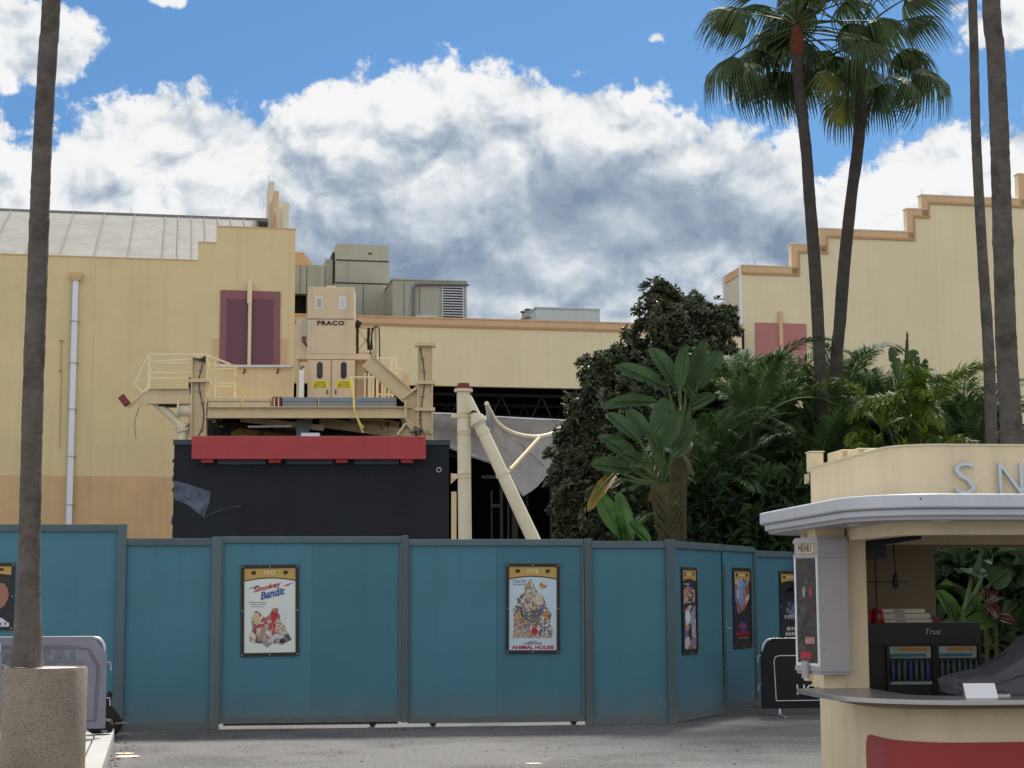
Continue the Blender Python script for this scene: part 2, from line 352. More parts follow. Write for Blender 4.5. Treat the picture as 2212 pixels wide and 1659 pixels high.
trunkg = M('palm_bark_pale', (.115, .099, .086), .95, .32, 5, .8, 26, dirt=((.05, .042, .035), 3, .50, .75), rings=.2)
barkm = M('tree_bark', (.10, .075, .05), .95, .3, 6, .6, 20)
palmleaf = M('fan_leaf', (.060, .095, .034), .55, .25, 2.2, attr='tint', trans=.28)
arecal = M('areca_leaf', (.052, .098, .030), .7, .25, 1.6, attr='tint', trans=.28)
foxl = M('foxtail_leaf', (.125, .19, .026), .62, .25, 1.6, attr='tint', trans=.32)
maglf = M('glossy_dark_leaf', (.054, .064, .032), .36, .3, 3, attr='tint', trans=.06, spec=.6)
bopl = M('paddle_leaf', (.046, .086, .034), .5, .4, 3.5, .1, 10, trans=.22, spec=.25)
bopl2 = M('bright_paddle_leaf', (.062, .135, .032), .55, .22, 2.2, .1, 10, trans=.25, spec=.25)
yell = M('yellowing_leaf', (.21, .15, .02), .6, .4, 6, trans=.2, dirt=((.07, .09, .02), 5, .48, .8))
brownl = M('dead_leaf', (.15, .08, .04), .9, .3, 6)
bopt = M('fibrous_stem', (.062, .055, .024), .9, .4, 6, .6, 20)
tip_r = M('crimson_leaf', (.10, .014, .024), .5, .3, 4, trans=.15)
darkleaf = M('undergrowth_leaf', (.034, .066, .022), .6, .4, 2, attr='tint', trans=.12)
# ---------------------------------------------------------------- text
rail_c = M('cream_handrail', (.74, .64, .42), .6, .06, 3)
def text_mesh(s, h, depth=.004, bold=0.0, shear=0.0, space=1.0):
    cu = bpy.data.curves.new('text', 'FONT'); cu.body = s; cu.size = 1; cu.extrude = depth; cu.offset = bold; cu.shear = shear; cu.space_character = space
    cu.resolution_u = 3; cu.align_x = 'CENTER'
    o = bpy.data.objects.new('text', cu); C.objects.link(o); dg = bpy.context.evaluated_depsgraph_get(); dg.update()
    me = bpy.data.meshes.new_from_object(o.evaluated_get(dg)); bpy.data.objects.remove(o); bpy.data.curves.remove(cu)
    ys = [v.co.y for v in me.vertices]; y0, y1 = min(ys), max(ys); k = h / (y1 - y0)
    for v in me.vertices:
        x, y, z = v.co; v.co = (x * k, -z, (y - y0) * k)          # faces -y, stands up along z
    xs = [v.co.x for v in me.vertices]; c = (min(xs) + max(xs)) / 2
    for v in me.vertices: v.co.x -= c
    me.materials.clear(); return me
def fit_w(me, w):
    xs = [v.co.x for v in me.vertices]; k = w / (max(xs) - min(xs))
    for v in me.vertices: v.co.x *= k
    return me
# ---------------------------------------------------------------- ground and pavement
g = MB(); n = 40                      # one sheet out to the horizon, finer near the viewer
xs = [-1500, -400, -120] + [-60 + 4 * i for i in range(31)] + [120, 400, 1500]
ys = [-300, -60] + [-20 + 4 * i for i in range(26)] + [140, 400, 2500]
vs = [(x, y, 0) for y in ys for x in xs]; nx = len(xs)
g.add(vs, [(j * nx + i, j * nx + i + 1, (j + 1) * nx + i + 1, (j + 1) * nx + i) for j in range(len(ys) - 1) for i in range(nx - 1)])
obj('ground', g, asphalt, kind='structure')
k0 = G(252, 1581); k1 = G(228, 1659); kd = (k0 - k1).normalized(); kn = Vector((-kd.y, kd.x, 0))
a = k1 - kd * 9; b = k0 + kd * .9
def strip(p, q, w0, w1, z0, z1):
    return MB().slab([(p + kn * w0)[:2], (q + kn * w0)[:2], (q + kn * w1)[:2], (p + kn * w1)[:2]], z0, z1)
kerb = empty('kerb', (0, 0, 0), kind='structure')
Lk = (b - a).length; nk = 6
for i in range(nk):
    p = a + kd * (Lk * i / nk + .006); q = a + kd * (Lk * (i + 1) / nk - .006)
    obj('kerb_stone', strip(p, q, 0, .20, -.1, .125), concrete, kerb, bevel=.015)
pv = empty('pavement', (0, 0, 0), kind='structure')
for i in range(nk):
    p = a + kd * (Lk * i / nk + .008); q = a + kd * (Lk * (i + 1) / nk - .008)
    for j in range(4):
        obj('paving_slab', strip(p, q, .215 + 1.5 * j, 1.70 + 1.5 * j, -.1, .12), concrete, pv, bevel=.006)
# paper scraps and flat stones on the asphalt
for x, y, s, lab in ((268, 1628, .16, 'torn pale paper scrap lying on the asphalt near the kerb'), (275, 1635, .20, 'larger flat paper scrap in front of the torn one near the kerb'), (1152, 1650, .11, 'small pale chip alone on the open asphalt before the second rolling gate')):
    p = G(x, y); mb = MB(); kk = 7
    mb.slab([(s * (.6 + .4 * rnd.random()) * math.cos(6.283 * i / kk), s * (.5 + .3 * rnd.random()) * math.sin(6.283 * i / kk)) for i in range(kk)], .002, .006)
    obj('paper_scrap', mb, paper, loc=(p.x, p.y, 0), rot=(0, 0, rnd.random()), label=lab, cat='paper')
# fallen leaf bits and grit drifted along the kerb and the hoarding
lit_ = MB(); q9 = random.Random(4)
for i in range(420):
    if i % 3 == 0: p = k1 + kd * q9.uniform(-4, 3.2) - kn * abs(q9.gauss(0, .12)) - kn * .02
    elif i % 3 == 1: p = G(262, 1582) + (G(1450, 1566) - G(262, 1582)) * q9.random() - Vector((0, abs(q9.gauss(0, .25)), 0))
    else: p = Vector((q9.uniform(-4.5, 4.2), q9.uniform(15, 21.5), 0))
    s_ = q9.uniform(.008, .026); a_ = q9.random() * 6.283; u = Vector((math.cos(a_), math.sin(a_), 0)) * s_; w_ = Vector((-math.sin(a_), math.cos(a_), 0)) * s_ * .45
    lit_.add([p - u + Vector((0, 0, .003)), p + w_ + Vector((0, 0, .006 + s_ * .3)), p + u + Vector((0, 0, .004)), p - w_ + Vector((0, 0, .005))], [(0, 1, 2), (0, 2, 3)])
obj('leaf_litter', lit_, brownl, kind='stuff', label='dry leaf bits drifted along the kerb and hoarding', cat='leaf litter')
# ---------------------------------------------------------------- hoarding
fence = empty('hoarding_fence', (0, 0, 0), label='teal plywood hoarding with slate posts and rails around the work site', cat='fence')
def seg(x0, y0, x1, y1, depth0=None):
    p = G(x0, y0); q = G(x1, y1); d = q - p; return p, math.atan2(d.y, d.x), d.length
def ztop(x, y, p):                                    # height of a pixel above a ground point
    return W(x, y, p.y).z
def local(parent, p, yaw): return parent
def panel(parent, p, yaw, l, h, z0, sheets=2, railh=.095, botrail=.10, mat=teal):
    """boards + rails from p along yaw; returns nothing, parts carry their own rotation"""
    kw = dict(loc=(p.x, p.y, 0), rot=(0, 0, yaw))
    w = l / sheets
    for i in range(sheets): obj('board', bx(w * i + .0015, w * (i + 1) - .0015, 0, .018, z0 + .01, h - .01), mat, parent, **kw)
    for i in range(1, sheets): obj('back_batten', bx(w * i - .05, w * i + .05, .019, .06, z0 + .02, h - .02), rail, parent, **kw)
    obj('top_rail', bx(0, l, -.038, -.001, h - railh, h), rail, parent, bevel=.004, **kw)
    obj('bottom_rail', bx(0, l, -.038, -.001, z0, z0 + botrail), rail, parent, bevel=.004, **kw)
def post(parent, p, yaw, w, h, z0=0.0, d=.055):
    obj('post', bx(-w / 2, w / 2, -d, .03, z0, h), rail, parent, loc=(p.x, p.y, 0), rot=(0, 0, yaw), bevel=.004)
# main line
pA, yA, LA = seg(262, 1578, 1450, 1563)
eA = Vector((math.cos(yA), math.sin(yA), 0))
def onA(x, y=1570):
    r = ray(x, y); nA = Vector((-eA.y, eA.x, 0)); t = (pA - Vector((0, 0, ZC))).dot(nA) / r.dot(nA); q = Vector((0, 0, ZC)) + r * t
    return Vector((q.x, q.y, 0)), q.z
def zA(x, y): return onA(x, y)[1]
def spanA(x0, x1): a = onA(x0, 1400)[0]; b = onA(x1, 1400)[0]; return a, (b - a).length
yL = yA + R(1.0)
# tall section on the left
dl = Vector((math.cos(yL), math.sin(yL), 0)); hT = zA(260, 1133)
pl0 = onA(252, 1400)[0] - dl * 2.44
panel(fence, pl0, yL, 2.44, hT, 0, 1); panel(fence, pl0 - dl * 2.5, yL, 2.44, hT, 0, 1); post(fence, onA(259, 1400)[0], yA, .115, hT + .004); post(fence, pl0 - dl * .03, yL, .10, hT + .004)
p, l = spanA(266, 457); h1 = zA(360, 1163); panel(fence, p, yA, l, h1, 0, 1)
post(fence, onA(465, 1400)[0], yA, .125, zA(464, 1160))
p, l = spanA(1279, 1441); panel(fence, p, yA, l, zA(1360, 1169), 0, 1)
post(fence, onA(1271, 1400)[0], yA, .10, zA(1271, 1164)); post(fence, onA(874, 1400)[0], yA, .085, zA(874, 1157), .06)
# rolling gates
for x0, x1, yt, yb, wx, lab in ((475, 867, 1159, 1561, (805,), 'teal rolling gate under the white slanted title poster'), (881, 1262, 1165, 1563, (936, 1240), 'teal rolling gate under the pale blue crowded poster')):
    p, l = spanA(x0, x1); xm = (x0 + x1) / 2
    gate = empty('rolling_gate', p, yA, label=lab, cat='gate', group=None)
    hz = zA(xm, yt); z0 = max(.045, zA(xm, yb)); zero = Vector((0, 0, 0))
    for i in range(2): obj('board', bx(l / 2 * i + .001, l / 2 * (i + 1) - .001, .002, .02, z0 + .01, hz - .01), teal, gate)
    obj('back_batten', bx(l / 2 - .05, l / 2 + .05, .021, .06, z0 + .02, hz - .02), rail, gate)
    obj('top_rail', bx(0, l, -.036, .001, hz - .085, hz), rail, gate, bevel=.004)
    obj('bottom_rail', bx(0, l, -.036, .001, z0, z0 + .085), rail, gate, bevel=.004)
    for s in (0, 1): obj('stile', bx(s * (l - .03), s * (l - .03) + .03, -.034, .001, z0 + .085, hz - .085), rail, gate)
    for w in wx:
        c = (onA(w, 1560)[0] - p).length
        mb = MB(); mb.tube([(c, .02, .045), (c, .07, .045)], .045, 14); wh = obj('wheel', mb, blackp, gate)
        obj('wheel_bracket', bx(c - .03, c + .03, .015, .075, .085, z0 + .12), blackp, gate)
# white boards lying under the gates on the far side
q, l = spanA(480, 865); q2 = q + Vector((-eA.y, eA.x, 0)) * .6
obj('timber_sleeper', bx(0, l, 0, .35, 0, .03), barkm, loc=q2, rot=(0, 0, yA), label='longer brown sleeper under the gate with the slanted title poster', cat='sleeper')
q, l = spanA(990, 1255); q2 = q + Vector((-eA.y, eA.x, 0)) * .6
obj('timber_sleeper', bx(0, l, 0, .35, 0, .03), barkm, loc=q2, rot=(0, 0, yA), label='shorter brown sleeper under the gate with the crowded collage poster', cat='sleeper')
# return to the right
pc = onA(1450, 1400)[0]; post(fence, pc, yA, .125, zA(1450, 1165), d=.06)
qe = G(1636, 1529); d = qe - pc; yB = math.atan2(d.y, d.x); LB = d.length; eB = d.normalized(); nB = Vector((-eB.y, eB.x, 0))
def onB(x, y):
    r = ray(x, y); t = (pc - Vector((0, 0, ZC))).dot(nB) / r.dot(nB); q = Vector((0, 0, ZC)) + r * t; return (q - pc).dot(eB), q.z
b0 = .05; b1 = onB(1561, 1400)[0]; b2 = onB(1566, 1400)[0]; b3 = onB(1629, 1400)[0]; hB = onB(1500, 1172)[1]
panel(fence, pc + eB * b0, yB, b1 - b0, hB, .01, 2)
door = empty('hoarding_door', pc + eB * b2, yB, label='teal hoarding door with lever handle and colourful dark poster', cat='door')
dw = b3 - b2; hD = onB(1600, 1180)[1]
obj('board', bx(0, dw, .0, .018, .05, hD - .01), teal, door)
obj('top_rail', bx(0, dw, -.038, -.001, hD - .085, hD), rail, door, bevel=.004)
obj('bottom_rail', bx(0, dw, -.038, -.001, .04, .14), rail, door, bevel=.004)
obj('edge_strip', bx(-.02, .03, -.022, -.002, .18, hD - .28), rail, door)
hy = onB(1580, 1357)[1]
hd = obj('handle', MB().tube([(.06, -.01, hy), (.06, -.06, hy), (.16, -.06, hy - .005)], .012, 8), metal, door, smooth=True)
obj('lock_plate', bx(.035, .085, -.008, .0, hy - .05, hy + .12), metal, door)
post(fence, pc + eB * (b3 + .04), yB, .07, onB(1632, 1186)[1], d=.045)
# further section running on behind the kiosk
pE = pc + eB * (b3 + .08); qE = pE + Vector((math.cos(yB + R(-14)), math.sin(yB + R(-14)), 0)) * 5; yE = yB - R(14)
hE = onB(1640, 1190)[1]
for i in range(2): panel(fence, pE + (qE - pE) * (.5 * i), yE, 2.44, hE, .01, 2); post(fence, pE + (qE - pE) * (.5 * i + .49), yE, .09, hE)
# ---------------------------------------------------------------- posters
def poly_obj(name, pts, mat, parent, y):
    return obj(name, MB().prism(pts, y - .0012, y), mat, parent)
def collage(name, cols, sc):
    m = bpy.data.materials.new(name); m.use_nodes = True; t = m.node_tree; b = t.nodes['Principled BSDF']; b.inputs['Roughness'].default_value = .5
    tc = t.nodes.new('ShaderNodeTexCoord'); v = t.nodes.new('ShaderNodeTexVoronoi'); v.inputs['Scale'].default_value = sc; t.links.new(tc.outputs['Object'], v.inputs['Vector'])
    nz = t.nodes.new('ShaderNodeTexNoise'); nz.inputs['Scale'].default_value = sc * .8; t.links.new(tc.outputs['Object'], nz.inputs['Vector'])
    mxx = t.nodes.new('ShaderNodeMix'); mxx.data_type = 'RGBA'; mxx.inputs[0].default_value = .35; t.links.new(tc.outputs['Object'], mxx.inputs[6]); t.links.new(nz.outputs['Color'], mxx.inputs[7]); t.links.new(mxx.outputs[2], v.inputs['Vector'])
    s = t.nodes.new('ShaderNodeSeparateColor'); t.links.new(v.outputs['Color'], s.inputs[0])
    r = t.nodes.new('ShaderNodeValToRGB'); r.color_ramp.interpolation = 'CONSTANT'; t.links.new(s.outputs[0], r.inputs[0])
    for i, c in enumerate(cols):
        e = r.color_ramp.elements[i] if i < 2 else r.color_ramp.elements.new(i / len(cols))
        e.position = i / len(cols); e.color = (*c, 1)
    t.links.new(r.outputs[0], b.inputs['Base Color']); return m
col77 = collage('collage_western', [(.5, .4, .28), (.55, .55, .52), (.4, .03, .04), (.25, .25, .27), (.3, .2, .13), (.6, .62, .6), (.06, .06, .07), (.45, .45, .44)], 14)
col78 = collage('collage_crowd', [(.35, .33, .28), (.55, .6, .62), (.5, .22, .06), (.12, .14, .1), (.4, .35, .2), (.1, .13, .25), (.3, .05, .05), (.5, .5, .48), (.05, .05, .06)], 20)
col81 = collage('collage_sunset', [(.3, .1, .12), (.45, .2, .12), (.15, .12, .25), (.05, .04, .06), (.5, .45, .45), (.25, .25, .3)], 9)
col83 = collage('collage_fire', [(.45, .14, .06), (.15, .25, .5), (.55, .5, .5), (.3, .08, .05), (.08, .1, .2)], 10)
colmn = collage('collage_menu', [(.015, .017, .015), (.022, .022, .022), (.03, .035, .03), (.05, .02, .02), (.06, .065, .05), (.015, .015, .015)], 16)
def poster(p, yaw, w, h, z, label, year, sheet, build):
    """framed poster, p = left foot on the wall line, z = bottom"""
    root = empty('movie_poster', (p.x, p.y, z), yaw, label=label, cat='poster', group=None)
    fr = .045 * w / .76
    obj('frame', MB().add([(x, y, q) for y in (-.02, -.001) for x, q in ((0, 0), (w, 0), (w, h), (0, h), (fr, fr), (w - fr, fr), (w - fr, h - fr), (fr, h - fr))],
        [(0, 1, 5, 4), (1, 2, 6, 5), (2, 3, 7, 6), (3, 0, 4, 7), (8, 12, 13, 9), (9, 13, 14, 10), (10, 14, 15, 11), (11, 15, 12, 8), (0, 8, 9, 1), (1, 9, 10, 2), (2, 10, 11, 3), (3, 11, 8, 0), (4, 5, 13, 12), (5, 6, 14, 13), (6, 7, 15, 14), (7, 4, 12, 15)]), framem, root)
    obj('sheet', bx(fr, w - fr, -.008, -.002, fr, h - fr), sheet, root)
    hh = h * .10
    arc = [(fr + (w - 2 * fr) * i / 12, h - fr - hh - .035 * (1 - math.sin(math.pi * i / 12)) * h / 1.16) for i in range(13)]
    hb = poly_obj('header_band', arc + [(w - fr, h - fr), (fr, h - fr)], gold, root, -.009)
    poly_obj('header_line', [(x, q + .0) for x, q in arc] + [(x, q - .014) for x, q in reversed(arc)], framem, root, -.0095)
    if year == '?': glyphs(hb, 4, hh * .3, w / 2, h - fr - hh * .65, M('pale_gold_print', (.75, .66, .42), .5), w * .3, 11)
    elif year:
        me = text_mesh(year, hh * .48, .001, .0); obj('year', me, M('pale_gold_print', (.75, .66, .42), .5), hb, loc=(w / 2, -.0115, h - fr - hh * .72))
    for s in (-1, 1):
        cx = w / 2 + s * w * .27; q = h - fr - hh * .48; a = w * .055; c = hh * .2
        poly_obj('header_arrow', [(cx - a * .6, q - c), (cx + a * .5, q - c), (cx + a * .5, q - c * .5), (cx + s * a + (0 if s > 0 else -.0), q) if s > 0 else (cx + a * .5, q), (cx + a * .5, q + c), (cx - a * .6, q + c), (cx - a * .6, q) if s > 0 else (cx - a * 1.1, q)], framem, hb, -.0115)
    sc_ = M('screw_head', (.5, .5, .48), .4)
    for sx in (fr * .5, w / 2, w - fr * .5):
        for sz in (fr * .5, h / 2, h - fr * .5):
            if sx == w / 2 and sz == h / 2: continue
            obj('screw', MB().tube([(sx, -.0235, sz), (sx, -.019, sz)], .008, 6), sc_, root)
    build(root, w, h, fr); return root
def words(root, s, h, x, z, mat, width=None, bold=.0, shear=0, y=-.0115, rot=0):
    me = text_mesh(s, h, .0006, bold, shear)
    if width: fit_w(me, width)
    return obj('lettering', me, mat, root, loc=(x, y, z), rot=(0, rot, 0))
def glyphs(root, n, h, x, z, mat, width, seed, y=-.0115):          # a line of print too small to read
    q = random.Random(seed); mb = MB(); u = -width / 2; st = width / n
    for i in range(n):
        w_ = st * q.uniform(.5, .82); k = q.random()
        mb.box(u, u + w_ * .35, -.0006, .0006, 0, h * q.uniform(.8, 1)); mb.box(u + w_ * .62, u + w_, -.0006, .0006, h * q.uniform(0, .3), h)
        zz = h * (.42 if k < .5 else .85); mb.box(u + w_ * .3, u + w_ * .66, -.0006, .0006, zz - h * .1, zz + h * .12); u += st
    return obj('lettering', mb, mat, root, loc=(x, y, z), kind='stuff')
def ragged(cx, cz, rx, rz, n=22, j=.35, seed=1):
    q = random.Random(seed); return [(cx + rx * math.cos(6.2832 * i / n) * (1 - j * q.random()), cz + rz * math.sin(6.2832 * i / n) * (1 - j * q.random())) for i in range(n)]
pred = M('print_red', (.40, .02, .04), .5); pblue = M('print_blue', (.02, .07, .30), .5); pblk = M('print_black', (.03, .03, .03), .5)
def b77(root, w, h, fr):
    words(root, 'Smokey', h * .075, w * .47, h * .715, pred, w * .50, .03, .35, rot=-.22)
    words(root, 'and the', h * .018, w * .55, h * .70, pblk, w * .16, .0, .2, rot=-.22)
    words(root, 'Bandit', h * .085, w * .56, h * .645, pblue, w * .44, .03, .35, rot=-.22)
    poly_obj('flash', [(w * .10, h * .735), (w * .30, h * .775), (w * .34, h * .765)], pblk, root, -.011)
    poly_obj('flash', [(w * .72, h * .765), (w * .92, h * .81), (w * .80, h * .765)], pred, root, -.011)
    for i, s in enumerate(('"What we have here is', 'a total lack of respect', 'for the law."')): words(root, s, h * .014, w * .29, h * (.585 - .023 * i), pblk, w * (.30 - .08 * (i == 2)))
    poly_obj('collage', [(w * .16, h * .15), (w * .14, h * .24), (w * .20, h * .30), (w * .17, h * .43), (w * .26, h * .50), (w * .34, h * .47), (w * .42, h * .42), (w * .5, h * .46), (w * .55, h * .53), (w * .64, h * .52), (w * .68, h * .42), (w * .74, h * .36), (w * .82, h * .24), (w * .88, h * .18), (w * .72, h * .12), (w * .55, h * .14), (w * .46, h * .09), (w * .36, h * .14)], col77, root, -.010)
    poly_obj('collage_figure', ragged(w * .58, h * .44, w * .085, h * .055, 16, .3, 3), pred, root, -.0115)
    poly_obj('collage_figure', ragged(w * .27, h * .40, w * .07, h * .07, 16, .3, 4), M('print_tan', (.5, .38, .22), .5), root, -.0115)
    poly_obj('collage_figure', ragged(w * .73, h * .42, w * .06, h * .10, 16, .3, 9), M('print_pale', (.55, .62, .66), .5), root, -.0105)
    poly_obj('collage_wheel', ragged(w * .72, h * .165, w * .055, h * .03, 16, .1, 5), pblk, root, -.0115)
def b78(root, w, h, fr):
    poly_obj('collage', [(w * .13, h * .17), (w * .15, h * .38), (w * .13, h * .5), (w * .22, h * .55), (w * .20, h * .63), (w * .33, h * .67), (w * .37, h * .76), (w * .46, h * .83), (w * .52, h * .76), (w * .60, h * .67), (w * .7, h * .63), (w * .75, h * .52), (w * .85, h * .45), (w * .82, h * .36), (w * .87, h * .26), (w * .86, h * .17)], col78, root, -.010)
    poly_obj('collage_figure', ragged(w * .69, h * .755, w * .10, h * .05, 18, .5, 3), col78, root, -.010)
    poly_obj('collage_figure', ragged(w * .53, h * .245, w * .07, h * .055, 16, .4, 4), pred, root, -.0115)
    poly_obj('collage_figure', ragged(w * .41, h * .76, w * .05, h * .02, 12, .4, 6), M('print_orange', (.5, .2, .04), .5), root, -.0115)
    for i, s in enumerate(('It was the Deltas', 'against the rules...', 'the rules lost!')): words(root, s, h * .013, w * .25, h * (.805 - .022 * i), pblk, w * (.26 - .02 * i), .02)
    words(root, 'NATIONAL', h * .011, w * .5, h * .128, pblk, w * .16)
    words(root, 'LAMPOON', h * .026, w * .5, h * .099, M('print_olive', (.14, .17, .1), .5), w * .34, .03)
    words(root, 'ANIMAL HOUSE', h * .042, w * .5, h * .047, pred, w * .78, .04)
def b81(root, w, h, fr):
    poly_obj('collage', [(w * .12, h * .58), (w * .12, h * .74), (w * .4, h * .79), (w * .85, h * .74), (w * .85, h * .60)], col81, root, -.010)
    poly_obj('collage', [(w * .14, h * .06), (w * .16, h * .3), (w * .2, h * .52), (w * .5, h * .56), (w * .86, h * .56), (w * .9, h * .06)], col81, root, -.0105)
    poly_obj('collage_figure', ragged(w * .35, h * .42, w * .2, h * .1, 18, .3, 3), M('print_pale', (.55, .62, .66), .5), root, -.0115)
    poly_obj('collage_figure', ragged(w * .52, h * .25, w * .12, h * .12, 18, .3, 5), pblk, root, -.012)
    glyphs(root, 7, h * .014, w * .35, h * .80, whitep, w * .35, 1)
def b83(root, w, h, fr):
    poly_obj('collage', [(w * .1, h * .62), (w * .12, h * .84), (w * .5, h * .87), (w * .88, h * .83), (w * .88, h * .62), (w * .6, h * .48), (w * .25, h * .42)], col83, root, -.010)
    poly_obj('collage_flash', [(w * .38, h * .84), (w * .5, h * .84), (w * .55, h * .66), (w * .4, h * .55), (w * .3, h * .56)], M('print_sky', (.16, .32, .6), .5), root, -.0115)
    glyphs(root, 3, h * .05, w * .5, h * .25, pred, w * .5, 2); poly_obj('collage_flash', ragged(w * .5, h * .27, w * .25, h * .07, 14, .4, 3), pblue, root, -.0105)
    glyphs(root, 7, h * .06, w * .5, h * .155, pred, w * .78, 3); glyphs(root, 12, h * .016, w * .5, h * .12, M('print_orange', (.5, .2, .04), .5), w * .6, 4)
def b85(root, w, h, fr):
    poly_obj('collage', ragged(w * .5, h * .45, w * .36, h * .16, 20, .5, 3), collage('collage_blue', [(.02, .03, .08), (.05, .07, .16), (.02, .02, .04), (.14, .16, .24)], 9), root, -.010)
    glyphs(root, 4, h * .06, w * .5, h * .33, M('print_grey_blue', (.4, .44, .55), .5), w * .6, 5); glyphs(root, 4, h * .05, w * .5, h * .17, whitep, w * .42, 6); glyphs(root, 6, h * .05, w * .5, h * .10, whitep, w * .55, 7)
def b76(root, w, h, fr):
    poly_obj('portrait', ragged(w * .62, h * .52, w * .3, h * .28, 18, .15, 3), M('print_skin', (.30, .15, .10), .5), root, -.010)
    poly_obj('hair', [(w * .2, h * .68), (w * .3, h * .80), (w * .7, h * .82), (w * .93, h * .76), (w * .93, h * .68), (w * .6, h * .72)], pblk, root, -.0115)
    poly_obj('shirt', [(w * .1, h * .05), (w * .3, h * .2), (w * .8, h * .18), (w * .93, h * .1), (w * .93, h * .05)], M('print_shirt', (.5, .56, .62), .5), root, -.0115)
    words(root, 'R', h * .05, w * .78, h * .065, pblk, w * .07, .03, y=-.013); words(root, 'T', h * .05, w * .865, h * .065, pblk, w * .07, .03, y=-.013)
def posterA(x0, y0, x1, y1, *a):
    p, l = spanA(x0, x1); xm = (x0 + x1) / 2; z0 = zA(xm, y1); z1 = zA(xm, y0); off = Vector((eA.y, -eA.x, 0)) * .004
    return poster(p + off, yA, l, z1 - z0, z0, *a)
r = posterA(520, 1221, 646, 1418, 'framed white poster headed 1977 with red and blue slanted title', '1977', sheetw, b77); r.rotation_euler.y = R(-.7)
r = posterA(1092, 1217, 1209, 1411, 'framed pale blue poster headed 1978 with a crowded collage', '1978', sheetb, b78); r.rotation_euler.y = R(.4)
def posterB(x0, y0, x1, y1, *a):
    u0 = onB(x0, 1300)[0]; u1 = onB(x1, 1300)[0]; z0 = onB((x0 + x1) / 2, y1)[1]; z1 = onB((x0 + x1) / 2, y0)[1]
    return poster(pc + eB * u0 - nB * .004, yB, u1 - u0, z1 - z0, z0, *a)
posterB(1471, 1226, 1504, 1413, 'framed dark poster with sunset picture between the corner post and the door', '?', sheetd, b81)
posterB(1582, 1227, 1621, 1400, 'framed dark poster with fiery picture and red title on the hoarding door', '?', sheetd, b83)
pE3 = pE + (qE - pE) * .5 - (qE - pE).normalized() * (2.5 - .70)
nE = Vector((-math.sin(yE), math.cos(yE), 0)); 
poster(pE3 - nE * .004, yE, .66, 1.12, .96, 'framed blue black poster with white lettering behind the black barrier', '?', sheetd, b85)
pw = .74; pL = pl0 + dl * (2.44 - (onA(252, 1400)[0] - onA(28, 1400)[0]).length - pw)
poster(pL + Vector((dl.y, -dl.x, 0)) * .004, yL, pw, zA(15, 1216) - zA(15, 1361), zA(15, 1361), 'framed portrait poster on the tall hoarding beside the potted palm', None, sheetd, b76)
# ---------------------------------------------------------------- crowd barriers
def barrier(p, yaw, w, h, ban, label, dark, side=1):
    root = empty('crowd_barrier', p, yaw, label=label, cat='barrier', group=None)
    r_ = .12; z0 = .14
    fr = [(0, 0, z0)] + [(r_ - r_ * math.cos(a), 0, h - r_ + r_ * math.sin(a)) for a in [R(15 * i) for i in range(7)]] + [(w - r_ + r_ * math.sin(a), 0, h - r_ + r_ * math.cos(a)) for a in [R(15 * i) for i in range(7)]] + [(w, 0, z0), (0, 0, z0)]
    obj('frame', MB().tube(fr, .019, 10), metal, root, smooth=True)
    for i in range(1, int(w / .13)): obj('upright', MB().tube([(i * .13, 0, z0), (i * .13, 0, h)], .006, 5), metal, root)
    for x in (.22, w - .22):
        obj('foot', MB().tube([(x, -.30, .012), (x, -.05, .03), (x, 0, z0), (x, .05, .03), (x, .30, .012)], .016, 6), metal, root)
    for x, s in ((0, -1), (w, 1)):
        for z in (.45, .85): obj('hook', MB().tube([(x, 0, z), (x + s * .07, 0, z), (x + s * .08, 0, z - .09)], .007, 6), metal, root)
    # banner with clipped corners, both faces, softly waving
    o = MB(); nx_, nz_ = 24, 14; c = .17
    for side_ in (-1, 1):
        vv = []
        for j in range(nz_ + 1):
            for i in range(nx_ + 1):
                u = i / nx_; v = j / nz_; z = z0 - .03 + v * (h - z0 + .045)
                inset = max(0, c - (h - z)) * .85 if z > h - c else 0
                x = -.03 + inset + u * (w + .06 - 2 * inset)
                vv.append((x, side_ * (.026 + .006 * math.sin(u * 19 + v * 4) * math.sin(v * 9)), z))
        o.add(vv, [(j * (nx_ + 1) + i, j * (nx_ + 1) + i + 1, (j + 1) * (nx_ + 1) + i + 1, (j + 1) * (nx_ + 1) + i) for j in range(nz_) for i in range(nx_)])
    bn = obj('banner', o, ban, root, smooth=True); return root, bn
p = G(222, 1590, .12); s = 3700 / p.y
p = W(222, 1550, 19.8); p.z = .12; yw = yA + R(2); 
bw = 2.2; p0 = p - Vector((math.cos(yw), math.sin(yw), 0)) * bw
rt, bn = barrier(p0, yw, bw, 1.13, banner, 'grey bannered crowd barrier standing behind the palm planter', False)
me = text_mesh('UNIVERSAL', .20, .001, .02); fit_w(me, 1.5); obj('banner_lettering', me, banner_d, bn, loc=(1.22, -.036, .77), rot=(0, R(-4), 0))
for t_ in (.05, .075):
    fr = [(t_ + .02, -.034, .2), (t_, -.034, .8), (t_ + .11, -.034, 1.0), (t_ + .3, -.034, 1.09 - t_), (bw - t_ - .3, -.034, 1.09 - t_), (bw - t_ - .11, -.034, 1.0), (bw - t_, -.034, .8), (bw - t_ - .02, -.034, .2), (t_ + .02, -.034, .2)]
    obj('banner_border', MB().tube(fr, .005, 4), banner_d, bn)
